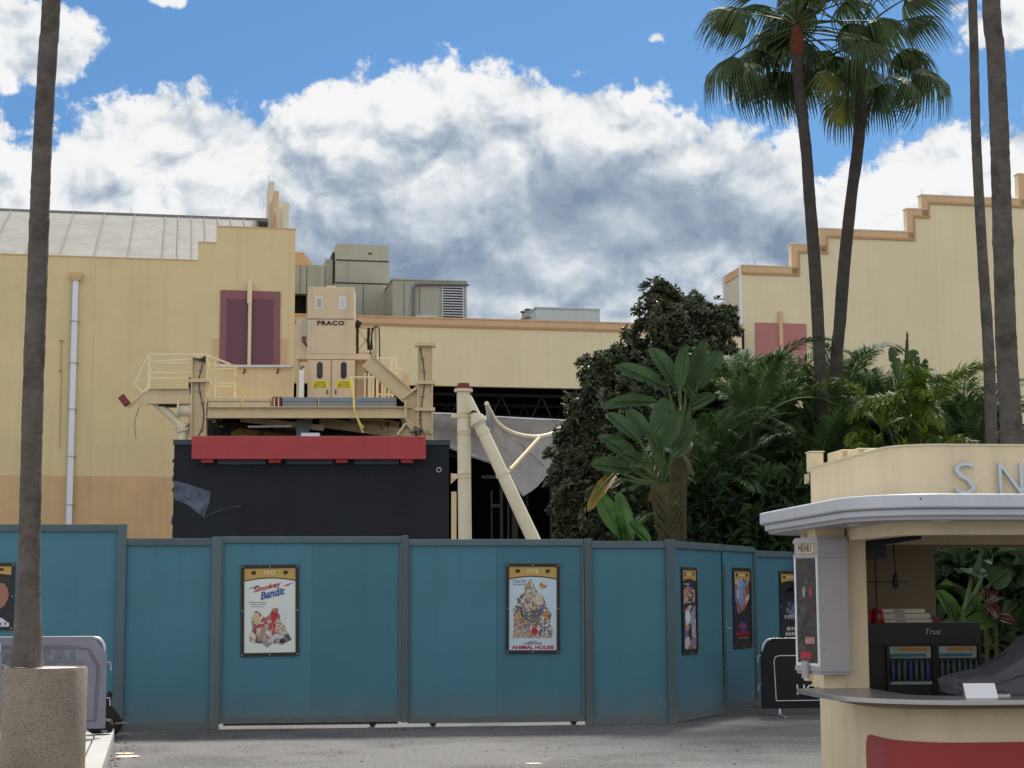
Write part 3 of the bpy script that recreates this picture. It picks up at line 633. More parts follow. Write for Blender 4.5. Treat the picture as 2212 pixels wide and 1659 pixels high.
# a second barrier farther left, only its end in view
q0 = W(-4, 1500, 19.0); q0.z = .12
barrier(q0 - Vector((1.0, .3, 0)) * 2.1, R(17), 2.19, 1.16, banner, 'grey bannered crowd barrier whose end shows left of the palm trunk', False)
p = G(1651, 1548); yr = R(8)
rt, bn = barrier(p, yr, 2.2, 1.08, banner_b, 'black bannered crowd barrier between the hoarding and the snack kiosk', True)
me = text_mesh('HO', .145, .001, .0); obj('banner_lettering', me, whitep, bn, loc=(.62, -.036, .30))
fr = [(.17, -.034, .22), (.15, -.034, .78), (.17, -.034, .83), (.22, -.034, .85), (2.0, -.034, .85), (2.05, -.034, .22), (.17, -.034, .22)]
obj('banner_border', MB().tube(fr, .006, 4), whitep, bn)
# ---------------------------------------------------------------- planter and bags
pp = W(96, 1500, 15.7); pz = W(96, 1441, 15.7).z; pr = 88 / (FPX / 15.7)
pl = empty('palm_planter', (pp.x, pp.y, .12), label='round speckled terrazzo planter holding the left palm', cat='planter')
H_ = pz - .12
obj('drum', MB().lathe([(pr - .03, 0), (pr, .03), (pr, H_ - .015), (pr - .012, H_), (pr - .05, H_), (pr - .055, H_ - .03), (.0001, H_ - .03)], 56), terr, pl, smooth=True)
obj('stone_fill', MB().lathe([(.0001, H_ - .025), (pr - .056, H_ - .025), (pr - .056, H_ - .008), (.0001, H_ - .006)], 48), soilm, pl)
def sack(name, c, rx, ry, rz, seed, mat, flat=.3):
    bm = bmesh.new(); bmesh.ops.create_icosphere(bm, subdivisions=4, radius=1)
    for v in bm.verts:
        q = v.co.copy(); nz = noise.fractal(q * 2.0 + Vector((seed, 0, 0)), 1.0, 2.0, 4)
        e = .62; q = Vector([math.copysign(abs(t) ** e, t) for t in q]) * .86
        q *= 1 + .16 * nz; v.co = Vector((q.x * rx, q.y * ry, max(-1 + flat * 0, q.z) * rz + rz))
        v.co.z = max(0, v.co.z)
    me = bpy.data.meshes.new(name); bm.to_mesh(me); bm.free(); me.polygons.foreach_set('use_smooth', [True] * len(me.polygons)); return me
bp = G(216, 1586, .125); 
bag = empty('duffel_bag', (bp.x, bp.y, .125), R(-8), label='black duffel bag with loop handle lying on the kerb', cat='bag')
obj('body', sack('body', 0, .17, .11, .095, 3, bagm), bagm, bag)
obj('strap_handle', MB().tube([(-.09, -.06, .15), (-.07, -.07, .21), (-.02, -.07, .235), (.03, -.07, .22), (.06, -.06, .16)], .01, 6), bagm, bag, smooth=True)
obj('side_handle', MB().tube([(-.10, .05, .15), (-.06, .06, .20), (.0, .06, .21), (.06, .05, .15)], .01, 6), bagm, bag, smooth=True)
obj('care_label', bx(.06, .13, -.113, -.108, .03, .055), M('bag_patch', (.25, .24, .22), .8, .3, 20), bag)
bp = W(232, 1570, 21.3)
bag = empty('gear_sack', (bp.x, bp.y, .0), R(10), label='slumped black sack with tied peak against the hoarding post', cat='bag')
me = sack('body', 0, .20, .14, .21, 8, bagm)
for v in me.vertices:
    t = max(0, v.co.z - .2) / .25; v.co.x = v.co.x * (1 - .55 * t) - .02 * t; v.co.y *= (1 - .5 * t)
obj('body', me, bagm, bag)
obj('tied_neck', MB().tube([(-.02, 0, .38), (.0, 0, .46), (.02, 0, .53), (.015, -.01, .57)], [.075, .04, .03, .012], 8), bagm, bag, smooth=True)
for i, (x, z) in enumerate(((.16, .18), (.18, .05))): obj('buckle_strap', MB().tube([(x - .06, -.12, z), (x + .05, -.11, z + .01), (x + .10, -.10, z)], .012, 6), M('grey_web', (.22, .22, .24), .7), bag)
# ---------------------------------------------------------------- sound stages
YAW = R(11)
LB_ = Frame((634, 900), 57.0, YAW)                    # left building front
o = LB_.o
left = empty('tan_sound_stage', o, YAW, label='tan sound stage with grey sheet roof, stepped parapet and plum window panels', cat='building')
xs_ = [LB_.p(x, 900)[0] for x in (40, 198, 353, 506, 621, 634)]
lx = [xs_[0] - 2 * (xs_[1] - xs_[0]) * 1.0 - 2, xs_[0] - (xs_[1] - xs_[0])] + xs_
zpar = LB_.p(215, 557)[1]; zs1 = LB_.p(448, 525)[1]; zs2 = LB_.p(550, 493)[1]; zband = LB_.p(215, 1029)[1]
xa, xb = LB_.p(428, 540)[0], LB_.p(468, 510)[0]
xe = lx[-1]
for a, b in zip(lx[:-1], lx[1:]):
    lo = obj('lower_wall_panel', bx(a + .002, b - .002, .0, .25, 0, zband - .003), tan2, left)
    prof_ = [(a + .002, zband), (b - .002, zband)]
    def zt(x): return zpar if x < xa else (zs1 if x < xb else zs2)
    br = sorted([q for q in (xa, xb) if a < q < b])
    tops = []; cur = b - .002
    pts_ = [b - .002] + list(reversed(br)) + [a + .002]
    for i in range(len(pts_) - 1):
        z = zt((pts_[i] + pts_[i + 1]) / 2); prof_ += [(pts_[i], z), (pts_[i + 1], z)]
    obj('wall_panel', MB().prism(prof_, .0, .25), tan, left)
obj('wall_backing', MB().prism([(lx[0], 0), (xe - .02, 0), (xe - .02, zs2 - .05), (xb + .02, zs2 - .05), (xb + .02, zs1 - .05), (xa + .02, zs1 - .05), (xa + .02, zpar - .05), (lx[0], zpar - .05)], .03, .24), tan2, left)
obj('side_wall', bx(xe - .3, xe - .004, .25, 14, 0, zs2 - .01), tan, left)
cp = MB(); cp.box(lx[0], xa, -.02, .27, zpar, zpar + .04); cp.box(xa - .0, xb, -.02, .27, zs1, zs1 + .04); cp.box(xb, xe + .01, -.02, .27, zs2, zs2 + .04)
obj('parapet_coping', cp, tan2, left)
# roof sheets
D1 = 9.6; zr0 = zpar - .45; zr1 = LB_.p(300, 465, D1)[1]
sx = [LB_.p(x, 552, .3)[0] for x in (-118, -40, 41, 118, 196, 272, 349, 382, 415, 447, 480, 512, 545, 578)]
sx = [sx[0] - 3.6, sx[0] - 2.4, sx[0] - 1.2] + sx
for a, b in zip(sx[:-1], sx[1:]):
    obj('roof_sheet', MB().add([(a + .02, .3, zr0), (b - .02, .3, zr0), (b - .02, D1, zr1), (a + .02, D1, zr1), (a + .02, .3, zr0 - .06), (b - .02, .3, zr0 - .06), (b - .02, D1, zr1 - .06), (a + .02, D1, zr1 - .06)], [(0, 1, 2, 3), (4, 7, 6, 5), (0, 4, 5, 1), (1, 5, 6, 2), (2, 6, 7, 3), (3, 7, 4, 0)]), roofm, left)
    obj('roof_seam', MB().bar((b, .3, zr0 + .01), (b, D1, zr1 + .01), .045, .06), seam, left)
obj('roof_ridge', MB().box(sx[0], xe - .3, D1 - .1, D1 + .15, zr1 - .1, zr1 + .05), roofm, left)
obj('rear_roof', MB().add([(sx[0], D1 + .1, zr1 - .03), (xe - .3, D1 + .1, zr1 - .03), (xe - .3, D1 + 9, zr0), (sx[0], D1 + 9, zr0)], [(0, 1, 2, 3)]), roofm, left)
# stepped gable on the far right end of the roof
gz = [LB_.p(586, y, D1 * .93)[1] for y in (392, 415, 440, 468, 500)]
for i, (x0, x1, yt, d) in enumerate(((580, 592, 392, D1 - .3), (592, 602, 412, D1 - 2.2), (603, 613, 438, D1 - 4.1), (613, 624, 437, D1 - 5.2))):
    a, b, z0, z1 = LB_.rect(x0, yt, x1, 495, d)
    obj('gable_step', bx(a, b, d, d + 1.9, zr0, z1), cream2 if i != 1 else peach, left)
    obj('gable_step_back', MB().add([(a + .02, d + 1.9, zr0), (a + .02, d + 4, zr0), (a + .02, d + 4, z1 - (z1 - zr0) * .72), (a + .02, d + 1.9, z1 - .05), (a + .12, d + 1.9, zr0), (a + .12, d + 4, zr0), (a + .12, d + 4, z1 - (z1 - zr0) * .72), (a + .12, d + 1.9, z1 - .05)], [(0, 1, 2, 3), (4, 7, 6, 5), (0, 3, 7, 4), (1, 5, 6, 2), (2, 6, 7, 3), (0, 4, 5, 1)]), cream2, left)
for x, y, d in ((581, 392, D1 - .2), (283, 460, D1), (570, 440, D1)):
    a, z = LB_.p(x, y, d); obj('lightning_rod', MB().tube([(a, d, z - .1), (a, d, z + .26)], .008, 4), darkm, left)
# plum window panels with cream fin
obj('window_surround', LB_.box(475, 628, 605, 788, -.05, -.002), purple, left)
for x0, x1 in ((490, 534), (545, 590)): obj('window_panel', LB_.box(x0, 646, x1, 788, -.065, -.051), purple_d, left)
obj('window_fin', LB_.box(536, 606, 543, 788, -.16, -.052), cream, left); obj('window_fin_head', LB_.box(534.5, 606, 544.5, 655, -.18, -.161), cream, left)
for x0, x1 in ((459, 475), (605, 620)): obj('corner_patch', LB_.box(x0, 731, x1, 788, -.02, -.001), peach, left)
a, b, z0, z1 = LB_.rect(632, 500, 634, 900)
for x, y0, y1 in ((131, 735, 800), (129.5, 800, 968)):
    obj('old_conduit', LB_.box(x, y0, x + 1.3, y1, -.04, -.001), tan2, left)
for x, y in ((132, 735), (130, 800)): obj('conduit_clip', LB_.box(x - 3, y, x + 4, y + 1.5, -.06, -.001), seam, left)
# rain pipe
pipe = empty('rain_pipe', (o + LB_.e * LB_.p(156, 900)[0] - LB_.n * .12), YAW, label='white square rain pipe with tan hopper on the tan sound stage', cat='pipe')
c0 = LB_.p(156, 900)[0]
def pb(x0, y0, x1, y1, d0, d1):
    a, b, z0, z1 = LB_.rect(x0, y0, x1, y1, -.12); return bx(a - c0, b - c0, d0, d1, z0, z1)
za = LB_.p(156, 603, -.12)[1]
obj('pipe_run', bx(-.09, .09, -.05, .10, .3, za), pipew, pipe)
obj('pipe_edge', bx(-.13, -.092, -.02, .115, .3, za), hvac, pipe)
a, b, z0, z1 = LB_.rect(143, 589, 172, 605, -.12); hw = (b - a) / 2
obj('hopper', MB().add([(-hw, -.12, z1), (hw, -.12, z1), (hw, .115, z1), (-hw, .115, z1), (-hw, -.12, z0 + .12), (hw, -.12, z0 + .12), (hw, .115, z0 + .12), (-hw, .115, z0 + .12), (-.14, -.08, z0 - .02), (.14, -.08, z0 - .02), (.14, .115, z0 - .02), (-.14, .115, z0 - .02)], [(0, 1, 2, 3), (0, 4, 5, 1), (1, 5, 6, 2), (2, 6, 7, 3), (3, 7, 4, 0), (4, 8, 9, 5), (5, 9, 10, 6), (6, 10, 11, 7), (7, 11, 8, 4), (8, 11, 10, 9)]), tan2, pipe)
for y in (694, 784, 884, 986, 1090):
    z = LB_.p(156, y, -.12)[1]; obj('pipe_clip', bx(-.15, .15, -.06, .115, z - .02, z + .02), hvac, pipe)
# ---------------- middle stage with open bay
MBF = Frame((1000, 760), 62.0, YAW)
mid = empty('cream_sound_stage', MBF.o, YAW, label='long cream sound stage with peach parapet and wide dark open bay', cat='building')
m0 = MBF.p(600, 760)[0]; m1 = MBF.p(1603, 760)[0]
zm = MBF.p(1185, 695.5)[1]; ztr = MBF.p(1185, 713)[1]; zop = MBF.p(1090, 836)[1]
jx = [m0] + [MBF.p(x, 770)[0] for x in (800, 928, 1123, 1300, 1460)] + [m1]
for a, b in zip(jx[:-1], jx[1:]): obj('wall_panel', bx(a + .002, b - .002, 0, .3, zop, ztr), cream, mid)
obj('wall_backing', bx(m0, m1, .03, .28, zop + .02, ztr), peach_d, mid)
obj('parapet_trim', bx(m0, m1, -.06, .32, ztr, zm), peach, mid); obj('trim_line', bx(m0, m1, -.075, -.06, ztr + .02, ztr + .09), peach_d, mid)
obj('coping', bx(m0, m1, -.09, .36, zm, zm + .05), peach, mid)
# inside of the bay
DB = 22
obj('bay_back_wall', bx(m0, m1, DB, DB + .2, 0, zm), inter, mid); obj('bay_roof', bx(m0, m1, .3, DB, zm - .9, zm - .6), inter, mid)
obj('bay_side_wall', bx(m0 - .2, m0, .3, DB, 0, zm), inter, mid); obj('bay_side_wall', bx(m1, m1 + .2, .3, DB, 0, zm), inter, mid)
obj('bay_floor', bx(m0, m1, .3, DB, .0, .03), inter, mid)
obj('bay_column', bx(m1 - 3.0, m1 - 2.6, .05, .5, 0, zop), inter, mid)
truss_m = M('truss_grey', (.055, .052, .05), .8, .2, 2)
for d in (3.0, 6.5, 10.5):
    t = MB(); zt_ = zop + .05; zb_ = zop - 1.7 + .0 * d
    t.bar((m0, d, zt_), (m1, d, zt_), .12, .1); t.bar((m0, d, zb_), (m1, d, zb_), .12, .1)
    k = int((m1 - m0) / 1.5)
    for i in range(k):
        u = m0 + (m1 - m0) * i / k; v = m0 + (m1 - m0) * (i + .5) / k; w_ = m0 + (m1 - m0) * (i + 1) / k
        t.bar((u, d, zb_), (v, d, zt_), .06, .06); t.bar((v, d, zt_), (w_, d, zb_), .06, .06)
    obj('roof_truss', t, truss_m, mid)
for x, y0, y1, d, w_ in ((1083, 1010, 1180, 5, .12), (1138, 900, 1180, 9, .09), (1190, 1000, 1180, 7, .1), (1062, 1060, 1180, 4, .05), (1098, 1090, 1180, 4, .06), (1112, 1080, 1180, 6, .25)):
    a, z = MBF.p(x, y0, d); obj('interior_pipe', bx(a - w_ / 2, a + w_ / 2, d, d + .08, 0, z), truss_m, mid)
for x0, x1, y, d in ((1060, 1083, 1092, 5), (1098, 1112, 1080, 6), (1040, 1083, 1030, 5)):
    a, z = MBF.p(x0, y, d); b, _ = MBF.p(x1, y, d); obj('interior_bracket', bx(a, b, d, d + .08, z - .07, z + .07), truss_m, mid)
# ---------------- right stage
RBF = Frame((1603, 760), 64.9, YAW)
right = empty('stepped_sound_stage', RBF.o, YAW, label='cream sound stage with peach stepped parapet behind the palms', cat='building')
st = [(1603, 1709, 576), (1709, 1770, 529), (1770, 1958, 498.5), (1958, 1990, 452.5), (1990, 2199, 427), (2199, 2420, 382)]
sp = []
for x0, x1, y in st: sp.append((RBF.p(x0, y)[0], RBF.p(x1, y)[0], RBF.p((x0 + x1) / 2, y)[1]))
sp = [(sp[i][0], sp[i + 1][0] if i + 1 < len(sp) else sp[i][1] + 4, sp[i][2]) for i in range(len(sp))]
jr = [sp[0][0]] + [RBF.p(x, 700)[0] for x in (1745, 1880, 2028, 2160)] + [sp[-1][1]]
tw = 13.5 / (FPX / 66)
def rz(x):
    for a, b, z in sp:
        if a <= x <= b: return z
    return sp[-1][2]
for a, b in zip(jr[:-1], jr[1:]):
    cuts = [a] + [s[0] for s in sp if a < s[0] < b] + [b]; out = [(a + .002, 0), (b - .002, 0)]
    for q1, q0 in zip(reversed(cuts[1:]), reversed(cuts[:-1])):
        z = rz((q0 + q1) / 2) - .02; out += [(min(q1, b - .002), z), (max(q0, a + .002), z)]
    obj('wall_panel', MB().prism(out, 0, .3), cream, right)
out = [(sp[0][0] + .02, 0), (sp[-1][1] - .02, 0)]
for a, b, z in reversed(sp): out += [(b - .02 if b == sp[-1][1] else b + .05, z - .15), (a + .05, z - .15)]
obj('wall_backing', MB().prism(out, .03, .28), peach_d, right)
for i, (a, b, z) in enumerate(sp):
    zn = sp[i + 1][2] if i + 1 < len(sp) else None; zp_ = sp[i - 1][2] if i else None
    b_ = b + (tw if zn else 0); a_ = a + (tw if zp_ else 0)
    obj('stepped_trim', bx(a_, b_, -.05, -.001, z - tw, z), peach, right)
    obj('trim_line', bx(a_ + (0 if zp_ else 0), b_ + (.08 if zn else 0), -.06, -.002, z - tw - .09, z - tw), peach_d, right)
    if zp_: obj('stepped_trim', bx(a, a + tw, -.05, -.001, zp_ - tw + .0, z), peach, right); obj('trim_line', bx(a + tw, a + tw + .08, -.06, -.002, zp_ - tw, z - tw - .09), peach_d, right)
    obj('coping', bx(a - .03, b, -.07, .34, z, z + .045), cream2, right)
obj('rose_window', RBF.box(1633, 698, 1743, 790, -.06, -.002), pinkp, right); obj('window_fin', RBF.box(1684, 673, 1692, 790, -.14, -.061), peach, right)
# side wall running back on the left
x0 = sp[0][0]; zs = sp[0][2]; dS = 2.4
obj('side_wall', bx(x0 + .004, x0 + .3, .3, dS, 0, zs), cream2, right)
obj('side_wall', bx(x0 + .004, x0 + .3, dS, dS + .7, 0, zs - 1.0), cream2, right); obj('side_wall', bx(x0 + .004, x0 + .3, dS + .7, 16, 0, zs - 1.7), cream2, right)
obj('side_trim', bx(x0 - .03, x0 + .003, .0, dS, zs - tw * 1.3, zs), peach, right)
obj('side_trim', bx(x0 - .03, x0 + .003, dS, dS + .7, zs - 1.0 - tw, zs - 1.0), peach, right)
for d in (.02, dS - .35): obj('rain_pipe', bx(x0 - .10, x0 - .004, d, d + .10, MBF.p(1603, 692)[1] if d < 1 else 6, zs - .02), pipew, right)
for x in (1630, 1997):
    a, z = RBF.p(x, 570, .1); z = rz(a); obj('lightning_rod', MB().tube([(a, .1, z), (a, .1, z + .28)], .008, 4), darkm, right)
# ---------------- rooftop plant behind the middle parapet
def plant(name, px, depth, build, **t):
    f = Frame((px, 690), depth, YAW); zb = f.p(px, 700)[1]
    root = empty(name, (f.o.x, f.o.y, zm - .62), YAW, **t)
    def B(n_, x0, y0, x1, y1, d0, d1, mat):
        a, b, z0, z1 = f.rect(x0, y0, x1, y1, d0); return obj(n_, bx(a, b, d0, d1, z0 - zm + .62, z1 - zm + .62), mat, root)
    build(B, f, root); return root
def b_(B, f, root):
    B('upper_casing', 726, 528, 840, 562, 0, 4, hvac); B('middle_casing', 726, 563.5, 841, 611, .02, 4, hvac); B('lower_casing', 722, 613, 846, 705, -.1, 4.2, hvac)
    B('casing_joint', 727, 562, 840, 564, -.02, .4, darkm); B('casing_joint', 724, 611, 845, 613.5, -.12, .4, darkm); B('seam', 784, 616, 785.5, 705, -.12, -.1, seam)
    B('side_duct', 702, 560, 718, 705, .6, 3, hvac); B('side_gap', 718, 545, 722.5, 705, .6, 2, darkm); B('small_vent', 796, 546, 803, 549, -.03, 0, darkm)
plant('rooftop_air_handler', 780, 70, b_, label='tall stacked grey air handler on the roof beside the louvred unit', cat='air handler')
def b2(B, f, root):
    B('casing', 848, 606, 1008, 705, 0, 5, hvac); B('cap', 846.5, 603.5, 1010, 606.5, -.05, 5.05, hvac)
    for x in (872, 906): B('seam', x, 610, x + 1.2, 705, -.02, 0, seam)
    lv = B('louvre_recess', 957, 618, 1000, 690, -.03, -.002, darkm)
    B('louvre_frame', 955, 616, 957.4, 692, -.07, -.004, hvacw); B('louvre_frame', 999.6, 616, 1002, 692, -.07, -.004, hvacw)
    for i in range(13):
        y = 619 + i * 5.6; B('louvre_slat', 957.6, y, 999.4, y + 2.4, -.08, -.03, hvacw)
    r_ = .07; pts = [f.p3(893, 705, -.12), f.p3(893, 625, -.12), f.p3(894.5, 618.5, -.12), f.p3(899, 614.5, -.12), f.p3(906, 613.5, -.12), f.p3(1013, 615, -.12)]
    for q in pts: q.z -= zm - .62
    obj('conduit', MB().tube(pts, .055, 8), M('grey_conduit', (.16, .17, .18), .6), root, smooth=True)
    B('access_box', 898, 681, 946, 700, -.2, -.003, hvacw)
plant('rooftop_louvre_unit', 930, 68, b2, label='grey louvred rooftop unit with bent conduit', cat='air handler')
def b3(B, f, root):
    B('casing', 1158, 667, 1296, 712, 0, 5, hvacw); B('cap', 1156.5, 664.5, 1297, 667.4, -.05, 5.05, hvacw); B('side_duct', 1146, 680, 1158, 712, 1, 3, hvacw); B('grille', 1150, 690, 1156, 712, .9, .99, darkm)
plant('rooftop_box', 1225, 72, b3, label='low pale box unit on the parapet left of the dark tree', cat='air handler')
for x, y in ((1131, 670), (1140, 665)):
    f = Frame((x, 690), 71 if x < 1135 else 70.4, YAW); a, z = f.p(x, y); 
    root = empty('roof_vent', (f.o.x, f.o.y, zm - .62), YAW, label='short steel vent pipe with rain cap' + (', the taller of the pair' if y < 668 else ', the shorter of the pair'), cat='vent')
    z -= zm - .62; obj('stack', MB().tube([(a, 0, 0), (a, 0, z - .12)], .08, 10), hvac, root); obj('collar', MB().tube([(a, 0, z - .45), (a, 0, z - .38)], .12, 10), seam, root); obj('rain_cap', MB().lathe([(.15, z - .1), (.15, z - .06), (.02, z)], 12, (a, 0)), seam, root)
def b4(B, f, root):
    B('wall_casing', 600, 573, 662, 634, 0, 3, hvac); B('wall_casing', 663, 573, 701, 705, .02, 3, hvac); B('dark_recess', 600, 634, 663, 705, .5, 3, inter); B('seam', 648, 575, 649.5, 634, -.02, 0, seam)
    a, z = f.p(600, 573, .2); b, _ = f.p(681, 573, .2); c, z1 = f.p(655, 545, .2); e, _ = f.p(618, 545, .2); k = zm - .62
    obj('pitched_hood', MB().prism([(a, z - k), (b, z - k), (c, z1 - k), (e, z1 - k)], .2, 2.5), tan2, root)
    B('flue', 700, 575, 703, 705, 0.3, .5, seam)
plant('rooftop_duct_block', 660, 66, b4, label='grey duct block with ochre hood tucked behind the tan parapet', cat='air handler')
# ---------------------------------------------------------------- black pavilion
BK = Frame((672, 1060), 46.0, R(3)); YB_ = R(3)
blk = empty('black_pavilion', BK.o, YB_, label='blue black boxy pavilion with slate cap and scuffed corner', cat='building')
a, b, z0, z1 = BK.rect(375, 950, 970, 1150); zt_ = z1
obj('wall', bx(a, b, 0, 3.4, 0, zt_ - .14), black_w, blk)
obj('wall_cap', bx(a - .03, b + .03, -.04, 3.44, zt_ - .14, zt_), slate, blk)
# ragged torn edge on the left
zz = zt_ - .2; k = 0
while zz > .5:
    h_ = rnd.uniform(.08, .3); w_ = rnd.uniform(.015, .06)
    obj('torn_edge', MB().prism([(a, zz), (a, zz - h_), (a - w_, zz - h_ * .7), (a - w_ * .6, zz - h_ * .2)], -.01, .12), slate if rnd.random() < .6 else concrete, blk); zz -= h_ * rnd.uniform(1.0, 1.6); k += 1
q = lambda x, y: BK.p(x, y, -.006)
obj('scuffed_patch', MB().prism([q(376, 1038), q(410, 1047), q(455, 1062), q(452, 1085), q(440, 1118), q(422, 1104), q(408, 1092), q(376, 1078)], -.006, -.002), torn, blk)
pts = [q(440, 1118), q(450, 1112), q(470, 1104), q(500, 1096), q(520, 1094)]
obj('scratch', MB().tube([(x, -.004, z) for x, z in pts], .008, 4), torn, blk)
sign = empty('red_sign_board', BK.o, YB_, label='long blank red sign board across the front of the black pavilion', cat='sign')
obj('board', BK.box(414, 942, 920, 991.5, -.42, -.30), red, sign, bevel=.01)
for x0, x1 in ((434, 460), (580, 606), (725, 751), (866, 892)): obj('bracket', BK.box(x0, 985, x1, 999, -.30, -.002), red, sign)
for x0, x1 in ((470, 574), (618, 720), (765, 862)): obj('light_bar', BK.box(x0, 993, x1, 1003, -.10, -.002), slate, sign)
dome = empty('security_camera', BK.o + BK.e * BK.p(948, 1015)[0] - BK.n * .0, YB_, label='white dome security camera on the black pavilion wall', cat='camera')
zc = BK.p(948, 1015)[1]
obj('base_ring', MB().tube([(0, -.001, zc), (0, -.06, zc)], .068, 18), whitep, dome, smooth=True)
sp_ = [(.052 * math.cos(R(15 * i)), -.06 - .052 * math.sin(R(15 * i))) for i in range(7)]
mb = MB(); nn = 16
mb.add([(r_ * math.cos(6.2832 * j / nn), y_, zc + r_ * math.sin(6.2832 * j / nn)) for r_, y_ in sp_ for j in range(nn)], [(i * nn + j, i * nn + (j + 1) % nn, (i + 1) * nn + (j + 1) % nn, (i + 1) * nn + j) for i in range(6) for j in range(nn)])
obj('dark_dome', mb, glassd, dome, smooth=True)
# ---------------------------------------------------------------- cut-down ride frame on the pavilion
RF = Frame((672, 900), 47.2, R(3))
def P(x, y, d=0.0): return RF.p3(x, y, d)
ride = empty('ride_frame', RF.o, R(3), label='cut down tan steel frame with deck and columns standing on the black pavilion', cat='steel frame')
def rb(n_, x0, y0, x1, y1, d0, d1, mat, par=ride, **k): return obj(n_, RF.box(x0, y0, x1, y1, d0, d1), mat, par, **k)
zp = zt_
def column(x0, x1, ytop, splices, d=.0):
    a, b, z0, z1 = RF.rect(x0, ytop, x1, 946, d); w = b - a; z0 = zp - .0
    c = obj('column', MB().box(a, a + .035, d, d + .42, z0, z1).box(b - .035, b, d, d + .42, z0, z1).box(a + .03, b - .03, d + .12, d + .15, z0, z1), steel_t, ride)
    obj('base_plate', bx(a - .10, b + .10, d - .08, d + .5, z0 + .001, z0 + .07), steel_t, ride)
    for y in splices:
        z = RF.p((x0 + x1) / 2, y, d)[1]; obj('splice_plate', bx(a - .06, b + .06, d - .05, d + .46, z - .045, z + .045), steel_t, ride)
    return a, b
cl = column(412, 446, 772, (822,)); cr_ = column(901, 935, 745, (743.5, 826, 884))
obj('torn_top', MB().prism([(P(414, 770).x, P(414, 772).z), (P(432, 772).x, P(432, 775).z), (P(444, 768).x, P(444, 768).z), (P(444, 780).x, P(444, 783).z), (P(430, 778).x, P(430, 779).z)], .0, .1), darkm, ride)
for x0, pts in ((0, [(437, 785), (434, 800), (429, 820), (431, 845), (437, 870), (441, 900), (436, 928), (428, 942)]), (1, [(908, 752), (913, 775), (916, 800), (917, 830), (914, 855), (910, 880), (908, 905), (912, 930), (905, 942)])):
    obj('cable', MB().tube([P(x, y, .10) for x, y in pts], .014, 6), M('dark_cable', (.05, .06, .06), .7), ride)
    for x, y in pts[1:-1]: obj('cable_clamp', MB().bar(P(x - 5, y, .08), P(x + 4, y, .08), .03, .04), greyb, ride)
for i in range(26): 
    q0 = P(905 + rnd.uniform(-18, 20), 938 + rnd.uniform(-8, 5), -.05 + rnd.uniform(-.1, .1)); q1 = q0 + Vector((rnd.uniform(-.15, .15), rnd.uniform(-.1, .1), rnd.uniform(-.08, .12)))
    obj('loose_wire', MB().tube([q0, (q0 + q1) / 2 + Vector((0, 0, rnd.uniform(-.04, .06))), q1], .010, 4), M('dark_cable', (.05, .06, .06), .7), ride)
# main deck girders
obj('front_girder', MB().beam(P(448, 891.5, .05), P(880, 891.5, .05), .26, .32, .025), steel_t, ride)
obj('rear_girder', MB().beam(P(448, 893, 3.0), P(900, 893, 3.0), .26, .32, .025), steel_t, ride)
for x in (452, 560, 660, 760, 872):
    q0 = P(x, 892, .1); obj('cross_girder', MB().beam(q0, q0 + Vector((0, 2.9, 0)), .16, .26, .02, side=(1, 0, 0)), steel_t, ride)
a, b, z0, z1 = RF.rect(449, 872, 890, 878, 0); obj('deck_plate', bx(a, b, .02, 3.05, P(600, 880).z, P(600, 880).z + .03), steel_t, ride)
for x0, x1, mat in ((449, 520, steel_t), (524, 584, steel_t), (610, 685, greyb), (689, 761, greyb), (768, 856, greyb)):
    rb('kerb_box', x0, 858, x1, 879, .1, .55, mat, bevel=.01); rb('kerb_box_lip', x0, 866.5, x1, 868, .09, .1, seam)
rb('rusty_bracket', 588, 857, 608, 879, .12, .5, rust); rb('bracket_plate', 591, 859, 594, 879, .05, .12, steel_t); rb('bracket_plate', 600, 859, 603, 879, .05, .12, steel_t)
# back wall panel with pale handrail
rb('back_panel', 486, 791, 630, 862, 2.2, 2.32, steel_t); rb('panel_cap', 462, 788, 632, 792.5, 2.05, 2.4, hvacw)
for x in (528, 600): obj('hook', MB().tube([P(x, 797, 2.15), P(x + 1, 803, 2.12), P(x - 3, 807, 2.12)], .025, 6), darkm, ride)
rail_m = rail_c
def rod(pts, r=.028, n_='handrail', d=0.0, mat=None, par=ride): obj(n_, MB().tube([P(*(list(p) + [d])[:3]) for p in pts], r, 6), mat or rail_m, par, smooth=True)
for pts, r, d in (([(322, 766), (445, 766), (498, 787)], .032, .3), ([(326, 781), (408, 777)], .03, .3), ([(328, 784.5), (408, 786.5)], .03, .3), ([(326, 805), (408, 805)], .022, .3), ([(326, 817), (408, 816)], .025, .3),
                  ([(322, 766), (323, 800), (322, 822), (321, 843)], .04, .3), ([(322, 766), (306, 797), (291, 831), (313, 852)], .032, .3), ([(323, 822), (318, 836), (312, 848)], .03, .3),
                  ([(446, 786), (508, 789)], .02, .5), ([(446, 796), (508, 796.5)], .03, .5), ([(448, 827), (508, 828)], .018, .5), ([(448, 834), (508, 834)], .018, .5), ([(463, 777), (463.5, 858)], .032, .3), ([(508, 788), (508, 858)], .022, .5), ([(446, 769), (466, 777), (470, 777)], .03, .3)):
    rod(pts, r, d=d)
for pts in ([(464, 793), (466, 800), (464, 812)], [(509, 790), (512, 804), (508, 820), (513, 838), (523, 848), (529, 858)], [(528, 855), (527, 880)]): rod(pts, .02, 'yellow_tape', .2, tapey)
